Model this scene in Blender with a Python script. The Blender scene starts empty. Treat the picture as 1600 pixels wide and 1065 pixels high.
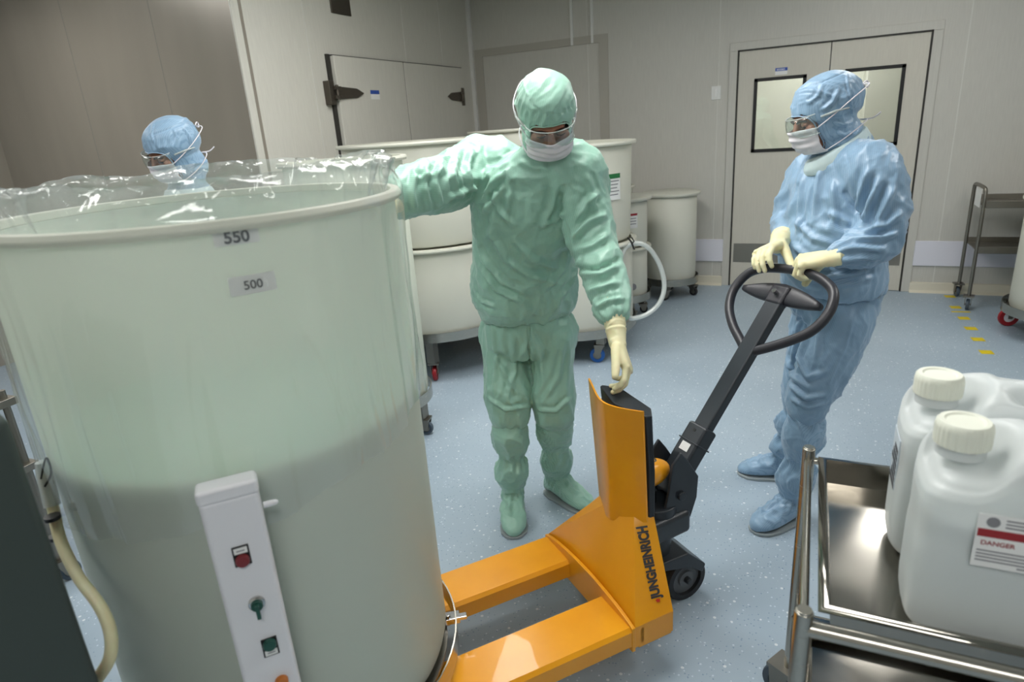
import bpy, bmesh, math, random
import numpy as np
from mathutils import Vector, Matrix, noise
from mathutils.bvhtree import BVHTree
random.seed(7)
sc = bpy.context.scene
PI = math.pi
# ------------------------------------------------------------------ camera
FPX = 1000.0; PITCH = math.radians(18.5); ROLL = math.atan2(210, 2970); YAW = math.radians(25.6); EYE = 1.65
_hd = np.array([-math.sin(YAW), math.cos(YAW), 0.0]); _rt = np.array([math.cos(YAW), math.sin(YAW), 0.0])
CF = _hd*math.cos(PITCH)+np.array([0, 0, -math.sin(PITCH)]); _cu = _hd*math.sin(PITCH)+np.array([0, 0, math.cos(PITCH)])
CU = _cu*math.cos(ROLL)+_rt*math.sin(ROLL); CR = _rt*math.cos(ROLL)-_cu*math.sin(ROLL)
CAM = np.array([0.0, 0.0, EYE])
cd = bpy.data.cameras.new('camera'); cam = bpy.data.objects.new('camera', cd); sc.collection.objects.link(cam)
cam.matrix_world = Matrix(((CR[0], CU[0], -CF[0], 0), (CR[1], CU[1], -CF[1], 0), (CR[2], CU[2], -CF[2], EYE), (0, 0, 0, 1)))
cd.sensor_width = 36; cd.lens = FPX/1600*36; cd.clip_start = 0.05
cd.dof.use_dof = True; cd.dof.focus_distance = 2.5; cd.dof.aperture_fstop = 3.5
sc.camera = cam
# ------------------------------------------------------------------ light and exposure
w = bpy.data.worlds.new('world'); sc.world = w; w.use_nodes = True
w.node_tree.nodes['Background'].inputs[0].default_value = (0.55, 0.6, 0.62, 1); w.node_tree.nodes['Background'].inputs[1].default_value = 0.05
sc.view_settings.view_transform = 'Standard'; sc.view_settings.look = 'None'; sc.view_settings.gamma = 1; sc.view_settings.use_curve_mapping = False
sc.view_settings.exposure = 0.04
CEIL = 3.0
# (x, y, size x, size y) of the luminaires set in the ceiling
LIGHTS = [(0.57, 5.05, 0.6, 0.6), (-4.7, 1.9, 0.6, 1.2), (-1.75, 3.3, 1.2, 0.6), (-0.9, 2.0, 0.9, 1.2), (1.9, 3.0, 0.6, 1.2), (-2.6, 0.2, 0.6, 1.2), (0.6, -0.9, 1.2, 0.6)]
LIGHT_STRENGTH = 15.0

# ------------------------------------------------------------------ helpers
def ray(x, y): return CF + CR*(x-800)/FPX - CU*(y-532.5)/FPX
def at(x, y, Y):
    d = ray(x, y); return Vector(CAM + d*(Y/d[1]))
def atz(x, y, z=0.0):
    d = ray(x, y); return Vector(CAM + d*((z-EYE)/d[2]))
def V(*a): return Vector(a)
def srgb(r, g, b):
    f = lambda c: (c/255/12.92) if c/255 <= .04045 else ((c/255+.055)/1.055)**2.4
    return (f(r), f(g), f(b), 1)

def mat(name, col, rough=.5, metal=0, spec=.5, **k):
    m = bpy.data.materials.new(name); m.use_nodes = True
    b = m.node_tree.nodes['Principled BSDF']
    b.inputs['Base Color'].default_value = col; b.inputs['Roughness'].default_value = rough
    b.inputs['Metallic'].default_value = metal; b.inputs['Specular IOR Level'].default_value = spec
    for kk, v in k.items(): b.inputs[kk.replace('_', ' ')].default_value = v
    return m
def nd(m, t, **k):
    n = m.node_tree.nodes.new(t)
    for kk, v in k.items(): setattr(n, kk, v)
    return n
def lk(m, a, b): m.node_tree.links.new(a, b)
def bs(m): return m.node_tree.nodes['Principled BSDF']
def tex_noise(m, scale, detail=3, vec=None, rough=.5):
    n = nd(m, 'ShaderNodeTexNoise'); n.inputs['Scale'].default_value = scale; n.inputs['Detail'].default_value = detail; n.inputs['Roughness'].default_value = rough
    if vec: lk(m, vec, n.inputs['Vector'])
    return n
def ramp(m, fac, stops):
    r = nd(m, 'ShaderNodeValToRGB'); e = r.color_ramp.elements
    while len(e) < len(stops): e.new(.5)
    for i, (p, c) in enumerate(stops): e[i].position = p; e[i].color = c
    lk(m, fac, r.inputs[0]); return r
def coords(m, kind='Object', scale=None):
    t = nd(m, 'ShaderNodeTexCoord'); o = t.outputs[kind]
    if scale:
        mp = nd(m, 'ShaderNodeMapping'); mp.inputs['Scale'].default_value = scale; lk(m, o, mp.inputs[0]); o = mp.outputs[0]
    return o
def bump(m, h, strength=.3, dist=.01):
    b = nd(m, 'ShaderNodeBump'); b.inputs['Strength'].default_value = strength; b.inputs['Distance'].default_value = dist
    lk(m, h, b.inputs['Height']); lk(m, b.outputs[0], bs(m).inputs['Normal']); return b
def varied(name, c1, c2, scale, rough=.5, metal=0, spec=.5, sc3=None, bumpy=0, **k):
    m = mat(name, c1, rough, metal, spec, **k); n = tex_noise(m, scale, 5, coords(m, 'Object', sc3))
    r = ramp(m, n.outputs[0], [(.3, c1), (.7, c2)]); lk(m, r.outputs[0], bs(m).inputs['Base Color'])
    if bumpy: bump(m, n.outputs[0], bumpy, .003)
    return m

class MB:
    def __init__(s): s.v = []; s.f = []
    def add(s, vs, fs):
        o = len(s.v); s.v += [tuple(v) for v in vs]; s.f += [tuple(i+o for i in f) for f in fs]; return s
    def box(s, c, d, M=None):
        x, y, z = [q/2 for q in d]; vs = [Vector((i*x, j*y, k*z)) for i in (-1, 1) for j in (-1, 1) for k in (-1, 1)]
        if M: vs = [M @ v for v in vs]
        c = Vector(c); return s.add([v+c for v in vs], [(0, 1, 3, 2), (4, 6, 7, 5), (0, 4, 5, 1), (2, 3, 7, 6), (0, 2, 6, 4), (1, 5, 7, 3)])
    def bb(s, a, b): return s.box([(p+q)/2 for p, q in zip(a, b)], [abs(q-p) for p, q in zip(a, b)])
    def rings(s, R, caps=True, closed=False):
        n = len(R[0]); o = []; vs = [p for r in R for p in r]; fs = []
        m = len(R)
        for i in range(m if closed else m-1):
            j = (i+1) % m
            for k in range(n): fs.append((i*n+k, i*n+(k+1) % n, j*n+(k+1) % n, j*n+k))
        if caps and not closed: fs.append(tuple(range(n-1, -1, -1))); fs.append(tuple((m-1)*n+k for k in range(n)))
        return s.add(vs, fs)
    def tube(s, pts, r, seg=12, closed=False, caps=True, round_=False):
        pts = [Vector(p) for p in pts]; n = len(pts)
        rr = [r]*n if not hasattr(r, '__len__') else list(r)
        T = []
        for i in range(n):
            a = pts[(i-1) % n] if (closed or i > 0) else pts[i]; b = pts[(i+1) % n] if (closed or i < n-1) else pts[i]
            t = (b-a); T.append(t.normalized() if t.length > 1e-9 else Vector((0, 0, 1)))
        up = Vector((0, 0, 1)) if abs(T[0].z) < .9 else Vector((1, 0, 0))
        x = T[0].cross(up).normalized(); R = []
        if round_:
            e0 = [(-math.cos(a)*rr[0], math.sin(a)*rr[0]) for a in (.25, .6, 1.0, 1.3)]
            x0 = x; y0 = T[0].cross(x0)
            for dx, q in e0: R.append([pts[0]+T[0]*dx+(x0*math.cos(2*PI*k/seg)+y0*math.sin(2*PI*k/seg))*q for k in range(seg)])
        for i in range(n):
            x = (x - T[i]*x.dot(T[i])).normalized(); y = T[i].cross(x)
            R.append([pts[i]+(x*math.cos(2*PI*k/seg)+y*math.sin(2*PI*k/seg))*rr[i] for k in range(seg)])
        if round_:
            for a in (1.3, 1.0, .6, .25): R.append([pts[-1]+T[-1]*math.cos(a)*rr[-1]+(x*math.cos(2*PI*k/seg)+y*math.sin(2*PI*k/seg))*rr[-1]*math.sin(a) for k in range(seg)])
        return s.rings(R, caps, closed)
    def cyl(s, a, b, r, r2=None, seg=24): return s.tube([a, b], [r, r if r2 is None else r2], seg)
    def lathe(s, prof, c, seg=64, M=None, closed=False):
        c = Vector(c); R = []
        for r, z in prof:
            ring = [Vector((r*math.cos(2*PI*k/seg), r*math.sin(2*PI*k/seg), z)) for k in range(seg)]
            R.append([(M @ p if M else p)+c for p in ring])
        return s.rings(R, not closed, closed)
    def loft(s, L, seg=28, sup=1.0):
        R = []
        for c, ax, ay in L:
            c = Vector(c); ax = Vector(ax); ay = Vector(ay); ring = []
            for k in range(seg):
                a = 2*PI*k/seg; ca, sa = math.cos(a), math.sin(a)
                ca = math.copysign(abs(ca)**sup, ca); sa = math.copysign(abs(sa)**sup, sa)
                ring.append(c+ax*ca+ay*sa)
            R.append(ring)
        return s.rings(R)
    def ell(s, c, r, M=None, n=16):
        prof = [(math.sin(PI*i/n), -math.cos(PI*i/n)) for i in range(1, n)]
        R = []
        for q, z in prof:
            ring = [Vector((q*math.cos(2*PI*k/(2*n))*r[0], q*math.sin(2*PI*k/(2*n))*r[1], z*r[2])) for k in range(2*n)]
            R.append([(M @ p if M else p)+Vector(c) for p in ring])
        return s.rings(R)
    def prism(s, poly, off):
        off = Vector(off); n = len(poly); vs = [Vector(p) for p in poly]+[Vector(p)+off for p in poly]
        return s.add(vs, [tuple(range(n-1, -1, -1)), tuple(range(n, 2*n))]+[(k, (k+1) % n, n+(k+1) % n, n+k) for k in range(n)])
    def mesh(s, name='m'):
        me = bpy.data.meshes.new(name); me.from_pydata(s.v, [], s.f); me.update()
        bm = bmesh.new(); bm.from_mesh(me); bmesh.ops.recalc_face_normals(bm, faces=bm.faces); bm.to_mesh(me); bm.free()
        return me
    def build(s, name, m, parent=None, smooth=40, bevel=0, bseg=2, solid=0):
        return link(name, s.mesh(name), m, parent, smooth, bevel, bseg, solid)

def link(name, me, m, parent=None, smooth=40, bevel=0, bseg=2, solid=0):
    o = bpy.data.objects.new(name, me); sc.collection.objects.link(o)
    if m: me.materials.append(m)
    if smooth:
        for p in me.polygons: p.use_smooth = True
        if smooth < 180: me.set_sharp_from_angle(angle=math.radians(smooth))
    if solid:
        q = o.modifiers.new('s', 'SOLIDIFY'); q.thickness = solid
    if bevel:
        b = o.modifiers.new('b', 'BEVEL'); b.width = bevel; b.segments = bseg; b.limit_method = 'ANGLE'; b.angle_limit = math.radians(40)
        b.harden_normals = True
    if parent: attach(o, parent)
    return o
def attach(o, parent):
    o.parent = parent
    if parent.parent is None: o.matrix_parent_inverse = parent.matrix_basis.inverted()
def thing(name, label, cat, loc=(0, 0, 0), group=None):
    o = bpy.data.objects.new(name, None); sc.collection.objects.link(o); o.empty_display_size = .1
    o.location = loc; o.matrix_basis = Matrix.Translation(Vector(loc)); return tag(o, label, cat, group)
def tag(o, label, cat, group=None, kind=None):
    o['label'] = label; o['category'] = cat
    if group: o['group'] = group
    if kind: o['kind'] = kind
    return o
def struct(o, label=None, cat=None):
    o['kind'] = 'structure'
    if label: o['label'] = label; o['category'] = cat
    return o
def dup(root, loc, label, group=None):
    r = root.copy(); sc.collection.objects.link(r); r.location = loc; r['label'] = label
    if group: r['group'] = group
    for ch in list(root.children):
        c = ch.copy(); sc.collection.objects.link(c); c.parent = r
        for g in list(ch.children):
            d = g.copy(); sc.collection.objects.link(d); d.parent = c
    return r
FONT = None
def text_mesh(s, size=1, bold=0.0, align='LEFT', shear=0.0, extrude=0.0):
    c = bpy.data.curves.new('t', 'FONT'); c.body = s; c.size = size; c.offset = bold; c.align_x = align; c.shear = shear; c.extrude = extrude
    o = bpy.data.objects.new('t', c); sc.collection.objects.link(o); bpy.context.view_layer.update()
    me = bpy.data.meshes.new_from_object(o.evaluated_get(bpy.context.evaluated_depsgraph_get()))
    bpy.data.objects.remove(o); bpy.data.curves.remove(c); return me
def put_text(name, s, size, org, xdir, ydir, m, parent, bold=0.0, align='LEFT', shear=0.0, lift=.0008, xscale=1.0):
    me = text_mesh(s, size, bold, align, shear)
    x = Vector(xdir).normalized(); y = Vector(ydir).normalized(); z = x.cross(y).normalized(); y = z.cross(x)
    org = Vector(org)+z*lift
    me.transform(Matrix(((x.x*xscale, y.x, z.x, org.x), (x.y*xscale, y.y, z.y, org.y), (x.z*xscale, y.z, z.z, org.z), (0, 0, 0, 1))))
    return link(name, me, m, parent, smooth=0)

def remesh(mb, voxel, smooth=3, fac=.5):
    me = mb.mesh(); o = bpy.data.objects.new('tmp', me); sc.collection.objects.link(o)
    r = o.modifiers.new('r', 'REMESH'); r.mode = 'VOXEL'; r.voxel_size = voxel; r.adaptivity = 0
    if smooth: q = o.modifiers.new('s', 'SMOOTH'); q.factor = fac; q.iterations = smooth
    bpy.context.view_layer.update()
    m2 = bpy.data.meshes.new_from_object(o.evaluated_get(bpy.context.evaluated_depsgraph_get()))
    bpy.data.objects.remove(o); bpy.data.meshes.remove(me)
    return m2
def getv(me):
    a = np.empty(len(me.vertices)*3, 'f'); me.vertices.foreach_get('co', a)
    n = np.empty(len(me.vertices)*3, 'f'); me.vertices.foreach_get('normal', n)
    return a.reshape(-1, 3).astype(float), n.reshape(-1, 3).astype(float)
def setv(me, a): me.vertices.foreach_set('co', a.astype('f').ravel()); me.update()
def noise_arr(P, scale, off=(0, 0, 0)):
    s = np.array(scale, float); o = np.array(off, float); Q = P*s+o
    return np.array([noise.noise(Vector(q)) for q in Q])
def seg_dist(P, pts):
    best = np.full(len(P), 1e9); tt = np.zeros(len(P)); n = len(pts)-1
    for i in range(n):
        a = np.array(pts[i]); b = np.array(pts[i+1]); ab = b-a; t = np.clip(((P-a)@ab)/max(ab@ab, 1e-12), 0, 1)
        d = np.linalg.norm(P-(a+t[:, None]*ab), axis=1); m = d < best; best[m] = d[m]; tt[m] = (i+t[m])/n
    return best, tt
def strokes(me, L, side=False):
    """press folds and seams into a cloth mesh: each stroke is drawn over the cloth and lands on its surface"""
    bvh = BVHTree.FromPolygons([v.co for v in me.vertices], [tuple(p.vertices) for p in me.polygons])
    P, N = getv(me); D = np.zeros(len(P))
    for pts, wd, amp in L:
        if abs(amp) > .0055: wd, amp = wd*.8, amp*1.35
        H = []
        for i in range(len(pts)-1):
            for k in range(4):
                t = k/4; x = pts[i][0]*(1-t)+pts[i+1][0]*t; y = pts[i][1]*(1-t)+pts[i+1][1]*t
                h = bvh.ray_cast(Vector(CAM), Vector(ray(x, y)).normalized())
                if h[0] is not None: H.append(h[0])
        h = bvh.ray_cast(Vector(CAM), Vector(ray(*pts[-1])).normalized())
        if h[0] is not None: H.append(h[0])
        if len(H) < 2: continue
        d, t = seg_dist(P, H)
        taper = np.clip(np.minimum(t, 1-t)*5+.15, 0, 1) if amp > 0 else 1
        D += amp*taper*np.exp(-(d/wd)**2)
        if amp > .003: D -= amp*.45*taper*np.exp(-((d-2*wd)/wd)**2)
    setv(me, P+N*D[:, None])
def wrinkle(me, amp, scale, off=(0, 0, 0), zr=None, sharp=True):
    """loose cloth: soft undulation plus narrow creases"""
    P, N = getv(me); o = np.array(off, float)
    wx = noise_arr(P, (4, 4, 4), o+7)[:, None]*np.array([.10, .10, .16])+noise_arr(P, (4, 4, 4), o+31)[:, None]*np.array([-.08, .1, .10])
    Q = P+wx
    n = noise_arr(Q, scale, off)
    if sharp:
        n2 = noise_arr(Q, [s*1.9 for s in scale], o+3)
        rdg = np.clip(1-np.abs(n)*3.2, 0, 1)**1.6; rdg2 = np.clip(1-np.abs(n2)*3.0, 0, 1)**1.6
        big = noise_arr(P, [s*.8 for s in scale], o+11)
        v = rdg*1.0+rdg2*.45+big*.9-.35
    else:
        v = n+noise_arr(P, [s*2.1 for s in scale], off)*.4
    setv(me, P+N*(amp*v)[:, None])

# ------------------------------------------------------------------ materials
def wall_mat(name, c, rough=.42, vscale=(9, 9, .6)):
    m = mat(name, c, rough, 0, .4); n = tex_noise(m, 12, 4, coords(m, 'Object', vscale))
    c2 = tuple(x*.93 for x in c[:3])+(1,)
    r = ramp(m, n.outputs[0], [(.3, c2), (.7, c)]); lk(m, r.outputs[0], bs(m).inputs['Base Color']); bump(m, n.outputs[0], .06, .004); return m
M_wall = wall_mat('wall_panel', srgb(200, 198, 190))
M_wallc = wall_mat('cold_room_panel', srgb(210, 208, 199), .35)
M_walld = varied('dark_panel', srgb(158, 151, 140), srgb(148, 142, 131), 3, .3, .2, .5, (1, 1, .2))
M_ceil = mat('ceiling_tile', srgb(205, 204, 198), .8)
M_door = wall_mat('door_panel', srgb(206, 202, 190), .4)
M_trimw = mat('white_trim', srgb(225, 225, 222), .5)
M_joint = mat('panel_joint', srgb(212, 211, 204), .5)
M_guard = mat('bumper_guard', srgb(222, 222, 232), .5)
M_base = mat('cream_coving', srgb(214, 208, 190), .5)
M_seam = mat('panel_seam', srgb(140, 138, 130), .6)
M_gap = mat('dark_gap', srgb(46, 44, 40), .6)
M_black = mat('black_rubber_seal', srgb(18, 18, 18), .45)
M_blue = mat('blue_sticker', srgb(50, 84, 170), .5)
M_white = mat('white_label', srgb(232, 232, 230), .5)
M_ink = mat('label_ink', srgb(52, 52, 56), .6)
M_faint = mat('pale_ink', srgb(130, 130, 134), .6)
M_red = mat('label_red', srgb(150, 34, 40), .5)
M_grn = mat('label_green', srgb(30, 110, 60), .5)
def brushed(name, c, rough, sc3=(2, 2, 60), amp=.12, metal=1):
    m = mat(name, c, rough, metal); n = tex_noise(m, 6, 6, coords(m, 'Object', sc3), .7)
    mr = nd(m, 'ShaderNodeMapRange'); lk(m, n.outputs[0], mr.inputs[0]); mr.inputs[3].default_value = rough-amp; mr.inputs[4].default_value = rough+amp
    lk(m, mr.outputs[0], bs(m).inputs['Roughness']); return m
M_steel = brushed('stainless_steel', srgb(176, 172, 162), .24)
M_steeld = brushed('dull_stainless_steel', srgb(140, 136, 128), .42)
M_kick = brushed('brushed_kick_plate', srgb(150, 146, 138), .45, (40, 2, 2))
M_dark = mat('dark_hinge_metal', srgb(96, 90, 82), .4, .8)
# floor: blue vinyl with flecks
M_floor = mat('speckled_blue_vinyl', srgb(138, 163, 188), .38, 0, .45)
def _floor():
    m = M_floor; co = coords(m, 'Object')
    big = tex_noise(m, 1.1, 5, co); base = ramp(m, big.outputs[0], [(.3, srgb(151, 168, 182)), (.72, srgb(166, 182, 195))])
    prev = base.outputs[0]
    for sc_, th, col, seed in ((70, .09, srgb(205, 216, 224), 0), (95, .1, srgb(112, 134, 160), 5), (34, .07, srgb(226, 230, 230), 9)):
        mp = nd(m, 'ShaderNodeMapping'); mp.inputs['Location'].default_value = (seed, seed*.7, 0); lk(m, co, mp.inputs[0])
        v = nd(m, 'ShaderNodeTexVoronoi'); v.inputs['Scale'].default_value = sc_; lk(m, mp.outputs[0], v.inputs['Vector'])
        sel = nd(m, 'ShaderNodeSeparateColor'); lk(m, v.outputs['Color'], sel.inputs[0])
        a = nd(m, 'ShaderNodeMath', operation='LESS_THAN'); a.inputs[1].default_value = th*2.6; lk(m, v.outputs['Distance'], a.inputs[0])
        b = nd(m, 'ShaderNodeMath', operation='LESS_THAN'); b.inputs[1].default_value = .22; lk(m, sel.outputs[0], b.inputs[0])
        c = nd(m, 'ShaderNodeMath', operation='MULTIPLY'); lk(m, a.outputs[0], c.inputs[0]); lk(m, b.outputs[0], c.inputs[1])
        c2 = nd(m, 'ShaderNodeMath', operation='MULTIPLY'); lk(m, c.outputs[0], c2.inputs[0]); c2.inputs[1].default_value = .75
        mx = nd(m, 'ShaderNodeMix', data_type='RGBA'); lk(m, c2.outputs[0], mx.inputs[0]); lk(m, prev, mx.inputs[6]); mx.inputs[7].default_value = col; prev = mx.outputs[2]
    lk(m, prev, bs(m).inputs['Base Color'])
    r = nd(m, 'ShaderNodeMapRange'); lk(m, big.outputs[0], r.inputs[0]); r.inputs[3].default_value = .3; r.inputs[4].default_value = .5; lk(m, r.outputs[0], bs(m).inputs['Roughness'])
_floor()
def poly_mat(name, c, trans=.35, clear=0.0, rough=.4):
    m = mat(name, c, rough, 0, .4); out = m.node_tree.nodes['Material Output']
    t = nd(m, 'ShaderNodeBsdfTranslucent'); t.inputs[0].default_value = c
    mx = nd(m, 'ShaderNodeMixShader'); mx.inputs[0].default_value = trans; lk(m, bs(m).outputs[0], mx.inputs[1]); lk(m, t.outputs[0], mx.inputs[2]); last = mx
    if clear:
        tr = nd(m, 'ShaderNodeBsdfTransparent'); m2 = nd(m, 'ShaderNodeMixShader'); m2.inputs[0].default_value = clear
        lk(m, last.outputs[0], m2.inputs[1]); lk(m, tr.outputs[0], m2.inputs[2]); last = m2
    lk(m, last.outputs[0], out.inputs[0]); return m
M_poly = poly_mat('white_polyethylene', srgb(226, 226, 214), .25)
M_polyc = poly_mat('translucent_polyethylene', srgb(234, 238, 228), .35, .2)
M_can = poly_mat('milky_can_plastic', srgb(236, 240, 240), .3, .22, .3)
M_liq = mat('pale_green_liquid', srgb(112, 190, 172), .35)
M_liqw = mat('clear_liquid_in_can', srgb(196, 206, 202), .3)
def film(name, tint=(.93, .96, .95, 1), haze=.1, rough=.08, gl=1.0):
    m = bpy.data.materials.new(name); m.use_nodes = True; nt = m.node_tree; nt.nodes.clear(); out = nt.nodes.new('ShaderNodeOutputMaterial')
    tr = nt.nodes.new('ShaderNodeBsdfTransparent'); tr.inputs[0].default_value = tint
    df = nt.nodes.new('ShaderNodeBsdfPrincipled'); df.inputs['Base Color'].default_value = srgb(225, 232, 230); df.inputs['Roughness'].default_value = .5
    g = nt.nodes.new('ShaderNodeBsdfGlossy'); g.inputs['Roughness'].default_value = rough
    m1 = nt.nodes.new('ShaderNodeMixShader'); m1.inputs[0].default_value = haze; nt.links.new(tr.outputs[0], m1.inputs[1]); nt.links.new(df.outputs[0], m1.inputs[2])
    fr = nt.nodes.new('ShaderNodeLayerWeight'); fr.inputs[0].default_value = .5
    pw = nt.nodes.new('ShaderNodeMath'); pw.operation = 'POWER'; pw.inputs[1].default_value = 4; nt.links.new(fr.outputs['Facing'], pw.inputs[0])
    mm = nt.nodes.new('ShaderNodeMath'); mm.operation = 'MULTIPLY_ADD'; mm.inputs[1].default_value = .55*gl; mm.inputs[2].default_value = .05*gl; nt.links.new(pw.outputs[0], mm.inputs[0])
    m2 = nt.nodes.new('ShaderNodeMixShader'); nt.links.new(mm.outputs[0], m2.inputs[0]); nt.links.new(m1.outputs[0], m2.inputs[1]); nt.links.new(g.outputs[0], m2.inputs[2])
    nt.links.new(m2.outputs[0], out.inputs[0]); return m
M_bag = film('clear_bag_film', (.985, .99, .985, 1), haze=.13, rough=.09, gl=1.1)
M_visor = film('clear_visor', haze=.04, rough=.05, gl=1.2)
M_hose = film('translucent_hose', (.9, .9, .87, 1), .55, .2, 1.2)
M_pane = film('window_glass', (.86, .88, .86, 1), .03, .02, 1.6)
M_orange = varied('orange_paint', srgb(240, 164, 24), srgb(228, 152, 18), 5, .3, 0, .5, None, 0, Coat_Weight=.3)
M_anth = varied('anthracite_paint', srgb(44, 50, 56), srgb(36, 41, 47), 8, .38)
M_plast = mat('dark_grey_handle_plastic', srgb(44, 44, 50), .4)
M_rub = mat('black_rubber', srgb(26, 28, 32), .55)
M_chrome = mat('chrome', srgb(200, 200, 200), .12, 1)
M_bluec = mat('blue_rubber_tyre', srgb(20, 80, 150), .5)
M_redc = mat('red_rubber_tyre', srgb(150, 28, 36), .45)
M_cas = mat('grey_caster_rubber', srgb(70, 82, 94), .5)
M_tape = varied('yellow_floor_tape', srgb(222, 198, 20), srgb(208, 184, 16), 30, .5)
M_box = mat('white_enclosure_plastic', srgb(226, 226, 230), .35)
def cloth(name, c, cd_, stripe=300):
    m = mat(name, c, .5, 0, .45, Sheen_Weight=.15)
    a = nd(m, 'ShaderNodeAttribute', attribute_name='weave')
    s = nd(m, 'ShaderNodeMath', operation='SINE'); mu = nd(m, 'ShaderNodeMath', operation='MULTIPLY'); mu.inputs[1].default_value = 2*PI/.0052
    lk(m, a.outputs['Fac'], mu.inputs[0]); lk(m, mu.outputs[0], s.inputs[0])
    r = ramp(m, s.outputs[0], [(.45, c), (.98, cd_)]); n = tex_noise(m, 9, 4, coords(m))
    mx = nd(m, 'ShaderNodeMix', data_type='RGBA', blend_type='MULTIPLY'); mx.inputs[0].default_value = .25
    r2 = ramp(m, n.outputs[0], [(.3, (.8, .8, .8, 1)), (.7, (1, 1, 1, 1))]); lk(m, r.outputs[0], mx.inputs[6]); lk(m, r2.outputs[0], mx.inputs[7])
    lk(m, mx.outputs[2], bs(m).inputs['Base Color'])
    n3 = tex_noise(m, 16, 3, coords(m)); bump(m, n3.outputs[0], .35, .012)
    bs(m).inputs['Roughness'].default_value = .36
    return m
M_green = cloth('green_coverall_fabric', srgb(156, 198, 180), srgb(140, 183, 165))
M_bluef = cloth('blue_coverall_fabric', srgb(142, 172, 198), srgb(122, 155, 184))
M_glove = varied('cream_latex', srgb(232, 226, 188), srgb(222, 214, 170), 20, .5, 0, .4, None, .2, Subsurface_Weight=.1)
M_mask = varied('white_mask_fabric', srgb(226, 222, 226), srgb(214, 210, 216), 30, .75)
M_skin = varied('skin', srgb(176, 122, 96), srgb(160, 106, 82), 30, .5, Subsurface_Weight=.1)
M_brow = mat('dark_eyebrow_hair', srgb(38, 28, 24), .8)
M_eye = mat('eye', srgb(60, 44, 38), .2)
M_sole = mat('boot_sole', srgb(150, 158, 160), .6)
M_collar = varied('pale_neck_band', srgb(206, 222, 222), srgb(190, 210, 214), 20, .7)

# ------------------------------------------------------------------ the room
BACK = 6.556; COLDX = -3.388; DARKY = 3.345; RX = 3.6; FY = -2.6; LX = -6.2
def plane_box(a, b): return MB().bb(a, b)
struct(plane_box((LX-.1, FY-.1, -.1), (RX+.1, BACK+.1, 0)).build('floor', M_floor))
struct(plane_box((LX-.1, FY-.1, CEIL), (RX+.1, BACK+.1, CEIL+.1)).build('ceiling', M_ceil))
DX0, DX1, DH = -.692, .785, 2.15
wb = MB(); wb.bb((COLDX-.1, BACK, 0), (DX0, BACK+.1, CEIL)); wb.bb((DX1, BACK, 0), (RX+.1, BACK+.1, CEIL)); wb.bb((DX0, BACK, DH), (DX1, BACK+.1, CEIL))
struct(wb.build('wall_back', M_wall))
struct(MB().bb((COLDX-.1, DARKY+.1, 0), (COLDX, BACK, CEIL)).build('wall_left', M_wallc))
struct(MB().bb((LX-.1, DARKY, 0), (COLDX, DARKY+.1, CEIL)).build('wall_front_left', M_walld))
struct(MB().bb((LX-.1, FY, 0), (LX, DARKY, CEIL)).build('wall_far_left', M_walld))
struct(MB().bb((RX, FY, 0), (RX+.1, BACK, CEIL)).build('wall_right', M_wall))
struct(MB().bb((LX, FY-.1, 0), (RX, FY, CEIL)).build('wall_front', M_wall))
# panel seams
n_trim = [0]
def trim(mb, m, **k):
    n_trim[0] += 1; return struct(mb.build('trim_%d' % n_trim[0], m, **k))
for x in (-.86, 1.03, -2.1): trim(MB().bb((x-.004, BACK-.003, 0), (x+.004, BACK, CEIL)), M_joint)
for x in (-4.1, -5.0): trim(MB().bb((x-.003, DARKY-.002, 0), (x+.003, DARKY, CEIL)), M_seam)
for y in (4.02, 5.3, 5.95): trim(MB().bb((COLDX, y-.004, 0), (COLDX+.003, y+.004, CEIL)), M_joint)
trim(MB().bb((COLDX, BACK-.035, 0), (COLDX+.035, BACK, CEIL)), M_trimw)
trim(MB().bb((COLDX-.001, DARKY-.002, 0), (COLDX+.012, DARKY+.06, CEIL)), M_wallc)
# glass reflection of a frame, built as raised trim, and upright strips above it
fx0, fx1 = at(742, 85, BACK).x, at(950, 60, BACK).x
fz = 2.36
t = MB(); t.bb((fx0, BACK-.012, fz), (fx1, BACK, fz+.07)); t.bb((fx0, BACK-.012, 0.1), (fx0+.09, BACK, fz)); t.bb((fx1-.09, BACK-.012, .1), (fx1, BACK, fz))
trim(t, mat('reflection_grey', srgb(176, 172, 162), .5))
for px in (893, 925):
    X = at(px, 20, BACK).x; trim(MB().bb((X-.012, BACK-.02, fz+.0), (X+.012, BACK, CEIL)), M_trimw)
# skirting and bumper guards
for i, (a, b) in enumerate(((COLDX, DX0-.07), (DX1+.07, RX))):
    nm = ('left', 'right')[i]
    struct(MB().prism([(a, BACK, 0), (a, BACK-.045, 0), (a, BACK-.02, .02), (a, BACK-.014, .085), (a, BACK, .09)], (b-a, 0, 0)).build('baseboard_back_'+nm, M_base))
    trim(MB().bb((a if i else -1.6, BACK-.018, .24), (b, BACK, .46)), M_guard, bevel=.004)
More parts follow.
